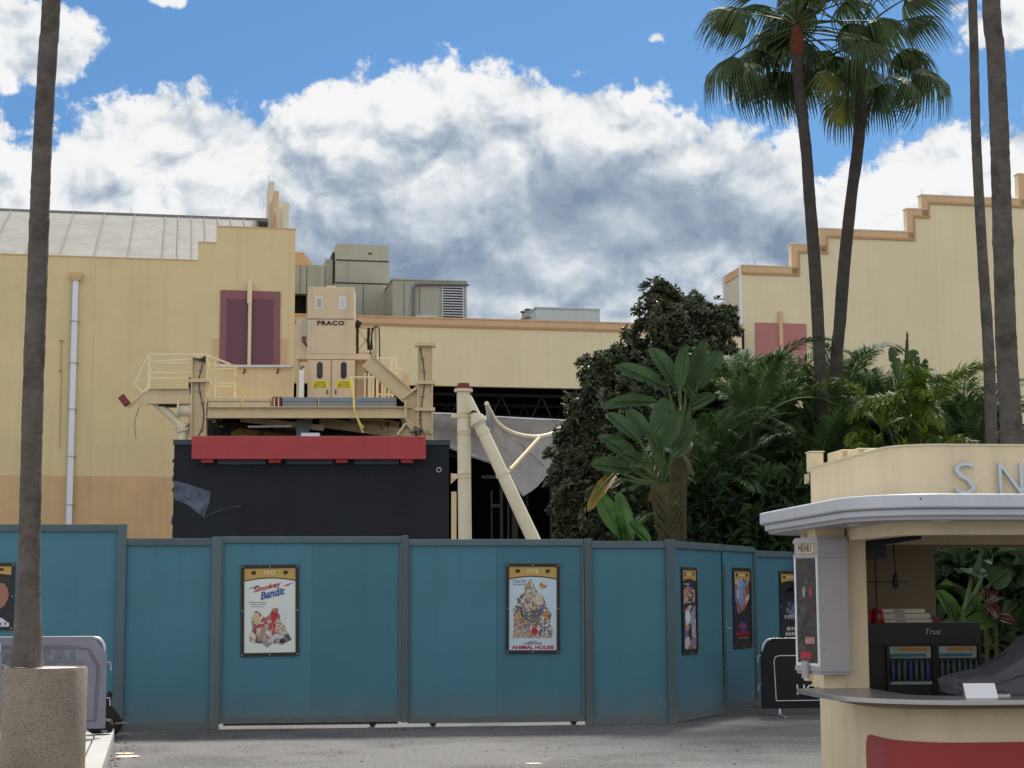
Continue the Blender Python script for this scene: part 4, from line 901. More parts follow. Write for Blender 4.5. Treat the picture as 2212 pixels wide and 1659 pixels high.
# broken cantilever on the left
q0 = P(410, 856, .15); q1 = P(322, 856, .15)
obj('cantilever', MB().beam(q0, q1, .24, .44, .03), steel_t, ride)
poly = [P(322, 842, .1), P(305, 852, .1), P(290, 868, .1), P(278, 878, .1), P(288, 872, .1), P(300, 876, .1), P(312, 872, .1), P(322, 870, .1)]
obj('torn_web', MB().prism([(v.x, v.z) for v in [P(322, 842), P(308, 850), P(293, 866), P(277, 879), P(288, 871), P(294, 873), P(301, 880), P(306, 872), P(315, 876), P(322, 870)]], .13, .17), steel_t, ride)
obj('torn_flange', MB().tube([P(322, 843, .15), P(306, 851, .15), P(292, 866, .15), P(276, 880, .15)], .05, 6), steel_t, ride)
obj('red_end', MB().bar(P(262, 856, .15), P(276, 874, .15), .20, .22), rust, ride)
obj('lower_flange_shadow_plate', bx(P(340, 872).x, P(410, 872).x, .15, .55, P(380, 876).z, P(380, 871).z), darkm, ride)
obj('strut_pipe', MB().tube([P(335, 868, .3), P(396, 922, .3)], .115, 14), steel_w, ride, smooth=True)
obj('strut_flange', MB().tube([P(389, 918, .3), P(398, 927, .3)], .2, 16), steel_w, ride, smooth=True)
obj('strut_flange', MB().tube([P(395, 923, .3) + Vector((0, 0, -.02)), P(396, 932, .3)], .19, 16), steel_w, ride)
obj('strut_base', MB().tube([P(396, 930, .3), Vector((P(396, 930, .3).x, .3, zp))], .13, 14), steel_w, ride, smooth=True)
obj('stub_pipe', MB().tube([P(388, 886, .25), P(414, 886, .25)], .19, 18), steel_w, ride, smooth=True)
obj('stub_flange', MB().tube([P(385, 884, .25), P(388.5, 884, .25)], .27, 18), steel_w, ride, smooth=True)
rb('dark_upright', 407, 815, 412, 850, .3, .5, darkm); rb('dark_upright', 407, 902, 412, 945, .3, .45, steel_t)
obj('hanging_wire', MB().tube([P(300, 880, .15), P(297, 892, .15), P(292, 905, .15), P(291, 925, .15), P(294, 948, .15)], .008, 4), darkm, ride)
# scrap under the deck
rb('hanging_sheet', 640, 907, 668, 945, 1.0, 1.1, greyb); rb('pale_box', 650, 935, 690, 946, -.02, .3, pipew)
for x0, y0, x1, y1, d, w_, mat in ((455, 912, 640, 936, 1.6, .12, darkm), (520, 905, 700, 925, 1.2, .16, steel_t), (536, 922, 630, 921, .8, .05, pipew), (486, 938, 520, 918, 1.5, .1, darkm), (560, 945, 575, 920, 1.3, .1, darkm), (690, 912, 880, 938, 1.8, .28, steel_t), (640, 940, 860, 945, 2.3, .2, darkm), (600, 932, 640, 906, 2.0, .08, darkm), (455, 905, 460, 945, .8, .06, darkm), (470, 905, 472, 945, 1.2, .05, darkm), (780, 906, 862, 920, 2.4, .22, steel_t), (500, 930, 640, 933, 2.6, .3, M('old_ochre', (.35, .24, .06), .8))):
    obj('scrap_bar', MB().bar(P(x0, y0, d), P(x1, y1, d), w_, .12), mat, ride)
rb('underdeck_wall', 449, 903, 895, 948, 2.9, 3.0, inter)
for x, y in ((820, 920), (838, 915), (850, 922), (845, 930)): obj('torn_lining', MB().prism([(P(x + rnd.uniform(-9, 9), y + rnd.uniform(-8, 6)).x, P(x, y + rnd.uniform(-8, 8)).z) for _ in range(5)], .5, .53), rust if x < 845 else concrete, ride)
# right hand gusset and raking beam
obj('raking_beam', MB().beam(P(793, 779, .12), P(882, 857, .12), .24, .42, .03), steel_t, ride)
obj('gusset', MB().prism([(P(868, 858).x, P(868, 858).z), (P(884, 845).x, P(884, 845).z), (P(901, 838).x, P(901, 838).z), (P(901, 930).x, P(901, 930).z), (P(888, 918).x, P(888, 918).z), (P(876, 903).x, P(876, 903).z), (P(874, 868).x, P(874, 868).z)], .14, .17), steel_t, ride)
for pts in ([(866, 863), (900, 838)], [(876, 865), (876, 905)], [(876, 905), (894, 922)], [(858, 940), (877, 914)], [(877, 914), (896, 932)]): obj('stiffener', MB().bar(P(*pts[0], .08), P(*pts[1], .08), .06, .26), steel_t, ride)
obj('gusset', MB().prism([(P(858, 944).x, zp), (P(877, 916).x, P(877, 916).z), (P(897, 934).x, P(897, 934).z), (P(897, 944).x, zp)], .1, .13), steel_t, ride)
# guard rail and ladder clutter on the right
for x, y0, y1, d in ((800, 812, 858, 1.2), (806, 812, 858, 1.2), (815, 810, 858, 1.4), (826, 815, 858, 1.1), (832, 815, 858, 1.1), (840, 820, 858, 1.1), (848, 800, 862, 1.0), (857, 770, 840, .9), (846, 770, 800, 1.6)): rod([(x, y0), (x, y1)], .04, 'rail_post', d)
for pts, d in (([(755, 815), (820, 815)], .9), ([(812, 852), (868, 852)], 1.1), ([(815, 774), (857, 774)], 1.0), ([(840, 800), (857, 775)], 1.0), ([(846, 797), (870, 797)], .8), ([(855, 810), (870, 798)], .8)): rod(pts, .028, 'guard_rail', d)
rb('small_bin', 868, 807, 884, 838, .8, 1.1, steel_t); rb('red_hose_box', 818, 822, 830, 857, 1.6, 1.8, rust); rb('dark_gear', 792, 770, 812, 858, 2.2, 2.4, darkm)
for x in (786, 794): rb('mast_post', x, 805, x + 5, 860, 1.8, 2.0, cab)
obj('yellow_strap', MB().tube([P(758, 815, .5), P(763, 840, .3), (P(764, 868, .06)), P(764, 880, -.12), P(772, 905, -.12), P(784, 935, -.12)], .025, 5), tapey, ride); obj('yellow_strap', MB().tube([P(766, 886, -.12), P(778, 915, -.12), P(786, 924, -.12)], .022, 5), tapey, ride)
# ---------------------------------------------------------------- hoist cab
EL = Frame((715, 800), 49.0, R(3))
elev = empty('hoist_cab', (EL.o.x, EL.o.y, P(600, 880).z + .03), R(3), label='pink tan elevator hoist cab lettered FRACO with two yellow door signs', cat='elevator')
k = P(600, 880).z + .03
def eb(n_, x0, y0, x1, y1, d0, d1, mat, par=elev, **kw):
    a, b, z0, z1 = EL.rect(x0, y0, x1, y1, d0); return obj(n_, bx(a, b, d0, d1, max(0, z0 - k), z1 - k), mat, par, **kw)
eb('lower_casing', 664, 772, 767, 881, .05, 1.2, cab); eb('door_header', 662, 765, 800, 776, .0, 1.2, cab); eb('middle_casing', 664, 690, 766, 764.5, .02, 1.2, cab, bevel=.01); eb('upper_casing', 665, 620, 765, 688.5, .04, 1.2, cab, bevel=.01); eb('casing_seam', 664, 688.5, 766, 690, .08, 1.1, seam)
eb('roof_lug', 706, 617, 724, 621, .2, .5, cab)
for x0 in (682, 732): w_ = eb('window', x0, 641, x0 + 15, 667, .02, .04, pipew); eb('pane', x0 + 2.5, 644, x0 + 12.5, 664, .012, .02, hvacw if x0 > 700 else hvac, par=w_)
me = text_mesh('FRACO', .13, .006, .03, space=1.15); fit_w(me, .78); a, z = EL.p(714.5, 702.5); obj('lettering', me, blackp, elev, loc=(a, .005, z - k - .0))
for x0, x1, hx in ((665.5, 714, 706), (717, 766, 724)):
    dr = eb('door', x0, 778, x1, 879, .0, .05, cab, bevel=.006)
    cx_ = (x0 + x1) / 2 + 1; a0, z0_ = EL.p(cx_, 800); r_ = .085; hh = .16
    pts = [(a0 + r_ * math.cos(R(t)), z0_ - k + hh + r_ * math.sin(R(t))) for t in range(0, 181, 20)] + [(a0 + r_ * math.cos(R(t)), z0_ - k - hh + r_ * math.sin(R(t))) for t in range(180, 361, 20)]
    obj('door_window', MB().prism(pts, -.008, -.001), glassd, dr)
    s = eb('warning_sign', x0 + 9, 822, x1 - 6, 838, -.008, -.001, yellow, par=dr)
    for i, tx in enumerate(('WARNING', 'ELEVATOR', 'KEEP CLOSED')):
        me = text_mesh(tx, .042, .001, .02); fit_w(me, .30 + .03 * i); a, z = EL.p((x0 + x1) / 2 + 1.5, 827.5 + 4.6 * i); obj('sign_text', me, blackp, s, loc=(a, -.011, z - k))
    eb('handle', hx, 842, hx + 2, 851, -.04, -.001, darkm, par=dr)
eb('side_strip', 640, 688, 664, 775, .3, 1.0, cab); eb('post', 641, 700, 647, 881, .5, .7, cab); eb('control_box', 651, 690, 664, 727, .1, .3, hvac); eb('white_tube', 646, 799, 656, 881, -.2, -.02, whitep)
for pts in ([(658, 727), (657, 735), (661, 742), (663, 750)], [(655, 727), (653, 735), (659, 745)]): obj('cable', MB().tube([EL.p3(x, y, .1) - Vector((0, 0, k)) for x, y in pts], .02, 5), darkm, elev)
obj('tube_hook', MB().tube([EL.p3(x, y, -.1) - Vector((0, 0, k)) for x, y in ((651, 800), (651, 793), (655, 791), (657, 794))], .02, 5), darkm, elev)
# lattice mast beside the cab
mast = empty('lattice_mast', EL.o, R(3), label='short lattice mast with looping black hose beside the hoist cab', cat='mast')
def E(x, y, d): return EL.p3(x, y, d)
for p0, p1, r_, mat in (((770, 708), (814, 708), .03, steel_t), ((770, 763), (814, 763), .03, steel_t), ((772, 706), (772, 768), .045, darkm), ((812, 706), (812, 766), .045, steel_t), ((774, 712), (808, 760), .022, steel_t), ((774, 757), (808, 712), .022, steel_t)):
    obj('lattice_bar', MB().tube([E(*p0, .6), E(*p1, .6)], r_, 6), mat, mast); 
    obj('lattice_bar', MB().tube([E(*p0, 1.3), E(*p1, 1.3)], r_, 6), mat, mast)
for x in (795, 798, 804): obj('hose', MB().tube([E(x, 708, .5), E(x - 1, 735, .5), E(x, 756, .5)], .022, 5), darkm, mast)
obj('hose', MB().tube([E(800, 770, .45), E(801, 740, .45), E(805, 712, .45), E(809, 706, .45), (E(815, 705, .45)), E(819, 710, .45), E(820, 740, .45), E(820, 778, .45)], .022, 6), darkm, mast, smooth=True)
obj('mast_leg', MB().box(E(770, 760, .5).x, E(814, 760, .5).x, .5, 1.4, k, E(790, 764, .5).z), cab, mast); obj('motor', MB().tube([E(768, 697, .5), E(778, 703, .5)], .13, 8), darkm, mast)
# ---------------------------------------------------------------- white tent mast and fabric
TF = Frame((1001, 1000), 44.0, R(3))
def T(x, y, d=0.0): return TF.p3(x, y, d)
tm = empty('tent_mast', (TF.o.x, TF.o.y, 0), R(3), label='cream steel tent mast with raking pipe and rust red flange cap', cat='mast')
base = T(1003, 1160); top_ = T(1001, 845); 
obj('upright_pipe', MB().tube([(base.x + .05, 0, 0), tuple(top_)], 14.5 / (FPX / 44), 20), steel_w, tm, smooth=True)
obj('cap_flange', MB().lathe([(.24, top_.z - .02), (.24, top_.z + .05)], 20, (top_.x, 0)), steel_w, tm); obj('red_flange', MB().lathe([(.225, top_.z + .05), (.225, top_.z + .09), (.16, top_.z + .09), (.155, top_.z + .2)], 20, (top_.x, 0)), rust, tm, smooth=True)
d0_ = T(1008, 858, -.02); d1_ = T(1152, 1165, -.5); ext = d1_ + (d1_ - d0_) * ((0 - d1_.z) / (d1_.z - d0_.z)) * -1 if False else d0_ + (d1_ - d0_) * (d0_.z / (d0_.z - d1_.z))
obj('raking_pipe', MB().tube([d0_, d0_ + (ext - d0_) * .1, ext], [.13, .155, .20], 20), steel_w, tm, smooth=True)
def along(t): return d0_ + (ext - d0_) * t
dz = (d0_.z - d1_.z) / d0_.z
for f_, r_, w_ in ((.17, .27, .02), (.21, .2, .008), (.23 * 1, .19, .006)): pass
def tpar(y): return (d0_.z - T(1040, y, -.2).z) / d0_.z
for y, r_, w_ in ((908, .23, .03), (900, .19, .09), (928, .17, .05), (1022, .185, .03)):
    t = tpar(y); obj('pipe_collar', MB().tube([along(t), along(t + w_ / 3)], r_, 18), steel_w, tm, smooth=True)
for y in (895, 903, 934, 941, 1026, 1034):
    q0 = T(1002, y); obj('pipe_band', MB().tube([q0, q0 + Vector((0, 0, .03))], .19, 18), steel_t, tm, smooth=True)
for x, y in ((980, 898), (982, 1029)):
    q0 = T(x, y); obj('bracket_lug', bx(q0.x - .06, q0.x + .14, -.08, .02, q0.z - .06, q0.z + .06), steel_w, tm)
obj('torn_scrap', MB().prism([(T(x, y).x, T(x, y).z) for x, y in ((1011, 897), (1020, 888), (1028, 889), (1030, 894), (1020, 894))], -.22, -.2), darkm, tm)
tent = empty('torn_tent_sail', (TF.o.x, TF.o.y, 0), R(3), label='torn grey tent sail hanging from a curved cream tube', cat='tent')
tube = [(1051, 871), (1055, 881), (1060, 890), (1066, 902), (1074, 913), (1084, 922), (1095, 929), (1110, 936), (1124, 940), (1141, 943), (1158, 944), (1173, 942), (1187, 939), (1203, 932), (1218, 923), (1244, 908), (1270, 895)]
td = [.2 + .25 * i for i in range(len(tube))]
obj('curved_tube', MB().tube([T(x, y, d) for (x, y), d in zip(tube, td)], .06, 10), steel_w, tent, smooth=True)
low = [(1052, 900), (1058, 925), (1066, 954), (1076, 985), (1093, 1021), (1112, 1048), (1131, 1071), (1147, 1062), (1162, 1050), (1175, 1035), (1185, 1020), (1200, 1018), (1212, 1016), (1225, 1013), (1241, 1008), (1262, 1000), (1285, 990)]
mb = MB(); nv = 12; vv = []
for (x0, y0), (x1, y1), d in zip(tube, low, td):
    for j in range(nv + 1):
        t = j / nv; sag = math.sin(math.pi * t) * .5; vv.append(T(x0 + (x1 - x0) * t, y0 + (y1 - y0) * t, d + .1 + sag + .06 * math.sin(x0 * .11 + t * 7)))
nr = len(tube); mb.add(vv, [(i * (nv + 1) + j, i * (nv + 1) + j + 1, (i + 1) * (nv + 1) + j + 1, (i + 1) * (nv + 1) + j) for i in range(nr - 1) for j in range(nv)])
obj('sail_cloth', mb, fabric, tent, smooth=True)
obj('brace_pipe', MB().tube([T(1165, 946, 2.2), T(1102, 1015, .6)], .055, 8), steel_t, tent, smooth=True)
obj('sail_hem', MB().tube([T(x, y, d + .05) for (x, y), d in zip(low[:7], td)], .03, 6), fabric, tent)
obj('sail_seam', MB().tube([T(1112, 940, 2.3), T(1140, 975, 2.6), T(1175, 1005, 3.0)], .02, 4), fabric, tent)
obj('frayed_strap', MB().tube([T(1050, 875, .1), T(1055, 900, .05), T(1057, 925, .0), T(1052, 955, -.05)], [.03, .05, .045, .02], 6), greyb, tent)
bs = empty('rear_tent_sheet', (TF.o.x, TF.o.y, 0), R(3), label='slack grey tent sheet stretched across the dark bay behind the mast', cat='tent')
DT = 14.0
topc = [(930, 892), (975, 894), (1020, 898), (1080, 901), (1140, 904), (1200, 907), (1280, 911)]; botc = [(930, 950), (972, 965), (1016, 983), (1056, 996), (1100, 1010), (1150, 1022), (1280, 1030)]
vv = []
for (x0, y0), (x1, y1) in zip(topc, botc):
    for j in range(9):
        t = j / 8; vv.append(T(x0 + (x1 - x0) * t, y0 + (y1 - y0) * t, DT + 1.2 * math.sin(math.pi * t * .8) + .2 * math.sin(x0 * .05 + 4 * t)))
obj('sheet', MB().add(vv, [(i * 9 + j, i * 9 + j + 1, (i + 1) * 9 + j + 1, (i + 1) * 9 + j) for i in range(6) for j in range(8)]), fabric, bs, smooth=True)
obj('sheet_edge', MB().tube([T(x, y, DT) for x, y in botc], .07, 6), fabric, bs); obj('head_cable', MB().tube([T(x, y, DT) for x, y in topc], .03, 6), pipew, bs)
for x in (976, 981): pass
obj('side_steel', bx(T(975, 1000, 1.5).x, T(986, 1000, 1.5).x, 1.5, 1.7, 0, T(980, 1062, 1.5).z), steel_t, bs)
obj('wall_bracket', MB().prism([(T(x, y, .8).x, T(x, y, .8).z) for x, y in ((974, 1022), (988, 1024), (988, 1032), (974, 1045))], .8, 1.0), peach, bs)
# ---------------------------------------------------------------- plants
def lmesh(name, v, f, tint, mat):
    me = bpy.data.meshes.new(name); me.from_pydata([tuple(q) for q in v], [], f); me.update()
    at = me.color_attributes.new('tint', 'FLOAT_COLOR', 'POINT')
    at.data.foreach_set('color', [c for t in tint for c in (t[0], t[1], t[2], 1.0)])
    me.materials.append(mat); return me
def tv(r_, lo=.6, hi=1.35, warm=.0):
    b = r_.uniform(lo, hi); w = r_.uniform(-warm, warm); return (b * (1 + w), b, b * (1 - w))
def frond_mesh(seed, L=2.1, n=44, lf=.48, rise=1.15, droop=2.1, brush=False, mat=None):
    q = random.Random(seed); v = []; f = []; ti = []; pts = []
    a = rise; p = Vector((0, 0, 0)); steps = 22
    for i in range(steps + 1):
        pts.append(p.copy()); t = i / steps; a2 = a - droop * t ** 1.6; p = p + Vector((math.cos(a2), 0, math.sin(a2))) * (L / steps)
    def at_(t):
        x = t * steps; i = min(int(x), steps - 1); return pts[i].lerp(pts[i + 1], x - i), (pts[i + 1] - pts[i]).normalized()
    mb = MB().tube(pts, [.022 * (1 - .85 * i / steps) + .003 for i in range(steps + 1)], 4); v += mb.v; f += mb.f; ti += [(1.5, 1.4, .9)] * len(mb.v)
    for i in range(n):
        t = .17 + .82 * i / (n - 1); c, d = at_(t); up = Vector((0, 1, 0)).cross(d); up = up if up.z > 0 else -up
        for s in (-1, 1):
            for kk in range(3 if brush else 1):
                ln = lf * (math.sin(math.pi * min(1, .22 + .78 * t)) ** .7 * .8 + .22) * q.uniform(.82, 1.12)
                ang = q.uniform(.75, 1.0) - .35 * t; lift = q.uniform(.15, .5) if not brush else q.uniform(-.9, 1.0)
                dr = d * math.cos(ang) + Vector((0, s, 0)) * math.sin(ang) * math.cos(lift) + up * math.sin(ang) * math.sin(lift)
                dr.normalize(); w = (.0145 if not brush else .015) * q.uniform(.8, 1.2); sd = dr.cross(up).normalized() * w
                m_ = c + dr * ln * .5 + Vector((0, 0, -.02)) * ln; e_ = c + dr * ln + Vector((0, 0, -.30 * ln * q.uniform(.5, 1.4)))
                o = len(v); v += [c, m_ - sd, m_ + sd, e_]; f += [(o, o + 1, o + 2), (o + 1, o + 3, o + 2)]
                tt = tv(q, .65, 1.3, .12); ti += [tt] * 4
    return lmesh('frond', v, f, ti, mat)
ARE = [frond_mesh(10 + i, rnd.uniform(2.0, 2.7), 90, .60, rnd.uniform(1.15, 1.45), rnd.uniform(1.1, 2.4), False, arecal) for i in range(7)]
FOX = [frond_mesh(30 + i, rnd.uniform(1.3, 1.7), 40, .30, rnd.uniform(1.0, 1.3), rnd.uniform(1.8, 2.5), True, foxl) for i in range(3)]
def feather_palm(x, y, depth, n, sc, kind, label, stems=3, spread=.25):
    c = W(x, y, depth); q = random.Random(int(x * 7 + y)); z = max(.3, c.z)
    root = empty('feather_palm', (c.x, c.y, 0), q.random() * 6, label=label, cat='palm', group='feather palms behind the hoarding')
    st_ = []
    for i in range(stems):
        a = 6.283 * i / stems + q.random(); b = Vector((math.cos(a), math.sin(a), 0)) * spread * (.6 if stems > 1 else 0)
        t_ = b * 2.2 + Vector((0, 0, z - q.uniform(0, .35) * (i > 0))); st_.append(t_)
        obj('stem', MB().tube([b, b * 1.4 + Vector((0, 0, z * .5)), t_], [.04, .034, .026], 7), bopt, root, smooth=True)
    pool = ARE if kind == 'a' else FOX
    for i in range(n):
        o = bpy.data.objects.new('frond', pool[i % len(pool)]); C.objects.link(o); o.parent = root
        o.location = st_[i % stems] + Vector((0, 0, -z * q.uniform(.0, .38) * (i % 3 != 0))); tilt = q.uniform(-.75, .20) if i > 2 else q.uniform(-.15, .25)
        o.rotation_euler = (q.uniform(-.25, .25), -tilt * -1 if False else -tilt, 6.283 * (i * .382) + q.uniform(-.3, .3)); s = sc * q.uniform(.8, 1.12); o.scale = (s, s, s)
    return root
spots = [(1600, 905, 29.5, 15, 1.0, 'beside the paddle leaved plant'), (1690, 885, 31.5, 16, 1.15, 'below the rose window'), (1755, 990, 29.4, 16, 1.0, 'with a broad arching frond before the tall palms'), (1535, 1085, 28.6, 13, .95, 'low behind the hoarding corner'), (1640, 1100, 30.0, 14, .95, 'low behind the hoarding poster wall'), (1845, 878, 32.5, 16, 1.15, 'between the two tall trunks'), (1915, 905, 33.0, 15, 1.05, 'right of the tall trunks'), (2075, 985, 30.0, 15, .9, 'against the thin right trunk'), (1985, 1060, 29.5, 14, .9, 'just above the kiosk roof blocks'), (1740, 1120, 31.0, 13, .9, 'low left of the kiosk canopy'), (1850, 1080, 31.6, 14, .9, 'behind the kiosk lamp'), (1510, 1010, 29.0, 12, .9, 'behind the fibrous stem'), (1660, 970, 31.2, 14, 1.0, 'in the middle of the thicket'), (2180, 1050, 29.5, 12, .9, 'beyond the kiosk roof at the thick trunk'), (1790, 930, 31.5, 14, 1.0, 'hiding the foot of the left tall trunk'), (2050, 930, 31, 14, 1.05, 'left of the thin right trunk under the banana leaves'), (2110, 990, 31.5, 12, .95, 'between the thin and the thick right trunks')]
for x, y, d, n_, s, w_ in spots: feather_palm(x, y + 25, d, n_ + 8, s * .82, 'a', 'dark green feather palm ' + w_)
feather_palm(1905, 925, 28.6, 14, 1.1, 'f', 'bright yellow green bushy palm beside the tall trunks', 1); feather_palm(2000, 915, 28.3, 13, 1.1, 'f', 'bright lime bushy palm with a hanging plume', 1); feather_palm(1935, 1040, 28.0, 10, .8, 'f', 'small olive bushy palm just above the kiosk roof', 1)
# fan palms
def fan_mesh(seed, dead=False):
    q = random.Random(seed); v = []; f = []; ti = []
    Lp = q.uniform(.85, 1.25); dr = q.uniform(.3, .75)
    pt = [Vector((Lp * i / 6, 0, -dr * (i / 6) ** 2 * .5)) for i in range(7)]; mb = MB().tube(pt, [.022, .02, .018, .016, .014, .013, .012], 4); v += mb.v; f += mb.f; ti += [(1.1, 1.0, .6)] * len(mb.v)
    c = pt[-1]; n = 38; rr = q.uniform(.82, 1.0); span = R(225)
    slope = math.atan2(-dr * .9, Lp)
    for i in range(n):
        a = -span / 2 + span * i / (n - 1); da = span / (n - 1) / 2
        ln = rr * (.75 + .25 * math.cos(a * .6)) * q.uniform(.9, 1.06)
        rows = []
        for t, wf in ((.03, 1), (.28, 1), (.55, .92), (.72, .55), (.88, .3), (1.0, .06)):
            r_ = ln * t; dz = -.16 * r_ - (1.05 * max(0, t - .42) ** 1.35 * ln * q.uniform(.7, 1.25)) - .16 * abs(a) * r_
            w = r_ * math.tan(da) * wf if t <= .55 else ln * .55 * math.tan(da) * wf
            x = c.x + math.cos(a) * r_ * (1 - .75 * max(0, t - .42)); y = math.sin(a) * r_ * (1 - .75 * max(0, t - .42))
            z = c.z + dz + math.sin(slope) * r_ * math.cos(a) * .6
            rows.append((Vector((x - math.sin(a) * -w, y + math.cos(a) * -w, z)), Vector((x, y, z + (.012 if t < .6 else 0))), Vector((x - math.sin(a) * w, y + math.cos(a) * w, z))))
        o = len(v); tt = tv(q, .6, 1.35, .15) if not dead else (1.9, 1.35, .8)
        for r3 in rows: v += list(r3); ti += [tt] * 3
        for k in range(len(rows) - 1):
            for m_ in (0, 1): f.append((o + 3 * k + m_, o + 3 * k + m_ + 1, o + 3 * k + m_ + 4, o + 3 * k + m_ + 3))
    return lmesh('fan_leaf', v, f, ti, palmleaf)
FAN = [fan_mesh(50 + i) for i in range(5)]; FAND = fan_mesh(60, True)
def smooth_pts(pp, k=5):
    out = []
    for i in range(len(pp) - 1):
        p0 = pp[max(i - 1, 0)]; p1 = pp[i]; p2 = pp[i + 1]; p3 = pp[min(i + 2, len(pp) - 1)]
        for j in range(k):
            t = j / k; out.append(tuple(.5 * ((2 * b) + (-a + c) * t + (2 * a - 5 * b + 4 * c - d) * t * t + (-a + 3 * b - 3 * c + d) * t ** 3) for a, b, c, d in zip(p0, p1, p2, p3)))
    return out + [tuple(pp[-1])]
def fan_palm(name, pix, depth, crown_up, nleaf, label, z0=0.0, mat=trunkm, seed=1, leaf_s=1.0, ring=.06):
    q = random.Random(seed); s = FPX / depth
    P3 = [W(x, y, depth) for x, y, w in pix]; rad = [w / 2 / s for x, y, w in pix]
    base = P3[-1]; full = [(p.x, p.y, p.z, r_) for p, r_ in zip(P3, rad)]
    if base.z > z0 + .05: full.append((base.x + (base.x - P3[-2].x) * .2, base.y, z0, rad[-1] * 1.25))
    top = Vector(full[0][:3])
    if crown_up: full.insert(0, (top.x + .06, top.y, top.z + crown_up, rad[0] * .95))
    full = smooth_pts(full, 6)
    root = empty(name, (full[-1][0], full[-1][1], z0), 0, label=label, cat='palm', group='tall fan palms')
    o0 = Vector((full[-1][0], full[-1][1], z0))
    # bark rings: short steps in radius along the trunk
    dense = []; acc = 0
    for i in range(len(full) - 1):
        a = Vector(full[i]); b = Vector(full[i + 1]); ln = (Vector(a[:3]) - Vector(b[:3])).length; k = max(1, int(ln / ring))
        for j in range(k):
            p = a.lerp(b, j / k); dense.append(p)
    dense.append(Vector(full[-1])); pts = []; rr = []
    for i, p in enumerate(dense):
        pts.append(Vector(p[:3]) - o0); rr.append(p[3] * (1 + q.gauss(0, .016) + .045 * noise.noise(Vector((i * .23, seed, 0)))))
    tr = obj('trunk', MB().tube(pts, rr, 18), mat, root, smooth=True)
    ct = Vector(full[0][:3]) - o0
    bo = obj('boot', MB().tube([ct + Vector((0, 0, -.30)), ct + Vector((0, 0, -.05)), ct + Vector((0, 0, .25))], [full[0][3] * 1.1, full[0][3] * 1.35, full[0][3] * .7], 12), barkm if seed % 2 else M('rusty_boot', (.13, .035, .02), .9, .4, 12), root, smooth=True)
    for i in range(nleaf):
        t = i / (nleaf - 1); el_ = R(80) - R(108) * t ** .9 + q.uniform(-.12, .12)
        me = FAN[i % 5] if not (t > .93 and i % 4 == 0) else FAND
        azm = (i * 2.39996 + q.uniform(-.2, .2) + seed) % 6.2832
        if el_ < R(28) and abs(azm - 4.712) < .85: azm += 1.15 if azm > 4.712 else -1.15      # old leaves hang to the sides of the walk, trimmed in front
        o = bpy.data.objects.new('leaf', me); C.objects.link(o); o.parent = root
        o.location = ct + Vector((0, 0, .38 - .25 * t)); o.rotation_euler = (q.uniform(-.3, .3), -el_, azm)
        s_ = leaf_s * q.uniform(.88, 1.1); o.scale = (s_, s_, s_)
    return root
fan_palm('fan_palm', [(1722, 85, 25), (1724, 160, 26), (1732, 240, 25), (1742, 330, 25), (1749, 430, 26), (1757, 530, 27), (1764, 640, 27), (1771, 790, 27), (1779, 950, 27)], 29.8, 0, 25, 'tall fan palm with rusty boot and full crown, the left trunk of the crossing pair', seed=4, leaf_s=1.02)
fan_palm('fan_palm', [(1853, 115, 24), (1856, 170, 25), (1859, 240, 26), (1852, 330, 26), (1841, 410, 25), (1832, 490, 26), (1823, 580, 27), (1815, 690, 27), (1806, 860, 27)], 31.4, 0, 25, 'tall fan palm leaning left downwards, the right trunk of the crossing pair', seed=7, leaf_s=1.05)
fan_palm('fan_palm', [(2101, 0, 20), (2104, 100, 20), (2107, 250, 21), (2111, 350, 22), (2118, 480, 22), (2124, 580, 23), (2135, 750, 25), (2142, 950, 27)], 27.0, 3.2, 22, 'slim grey palm trunk rising behind the snack kiosk', seed=9, mat=trunkg)
fan_palm('fan_palm', [(2141, 0, 40), (2150, 100, 40), (2155, 200, 41), (2160, 320, 42), (2164, 450, 43), (2169, 600, 44), (2174, 750, 46), (2187, 960, 49), (2203, 1240, 52)], 24.0, 3.2, 24, 'thick grey palm trunk rising behind the snack kiosk', seed=12, mat=trunkg)
fan_palm('potted_fan_palm', [(111, 0, 41), (105, 90, 42), (97, 220, 42), (90, 346, 42), (82, 560, 44), (71, 864, 46), (63.5, 1192, 47), (60.5, 1342, 57), (58.5, 1425, 68), (58, 1440, 74)], 15.7, 4.0, 24, 'tall palm trunk growing from the speckled planter', z0=pz - .02, seed=15, mat=trunkg, ring=.035)
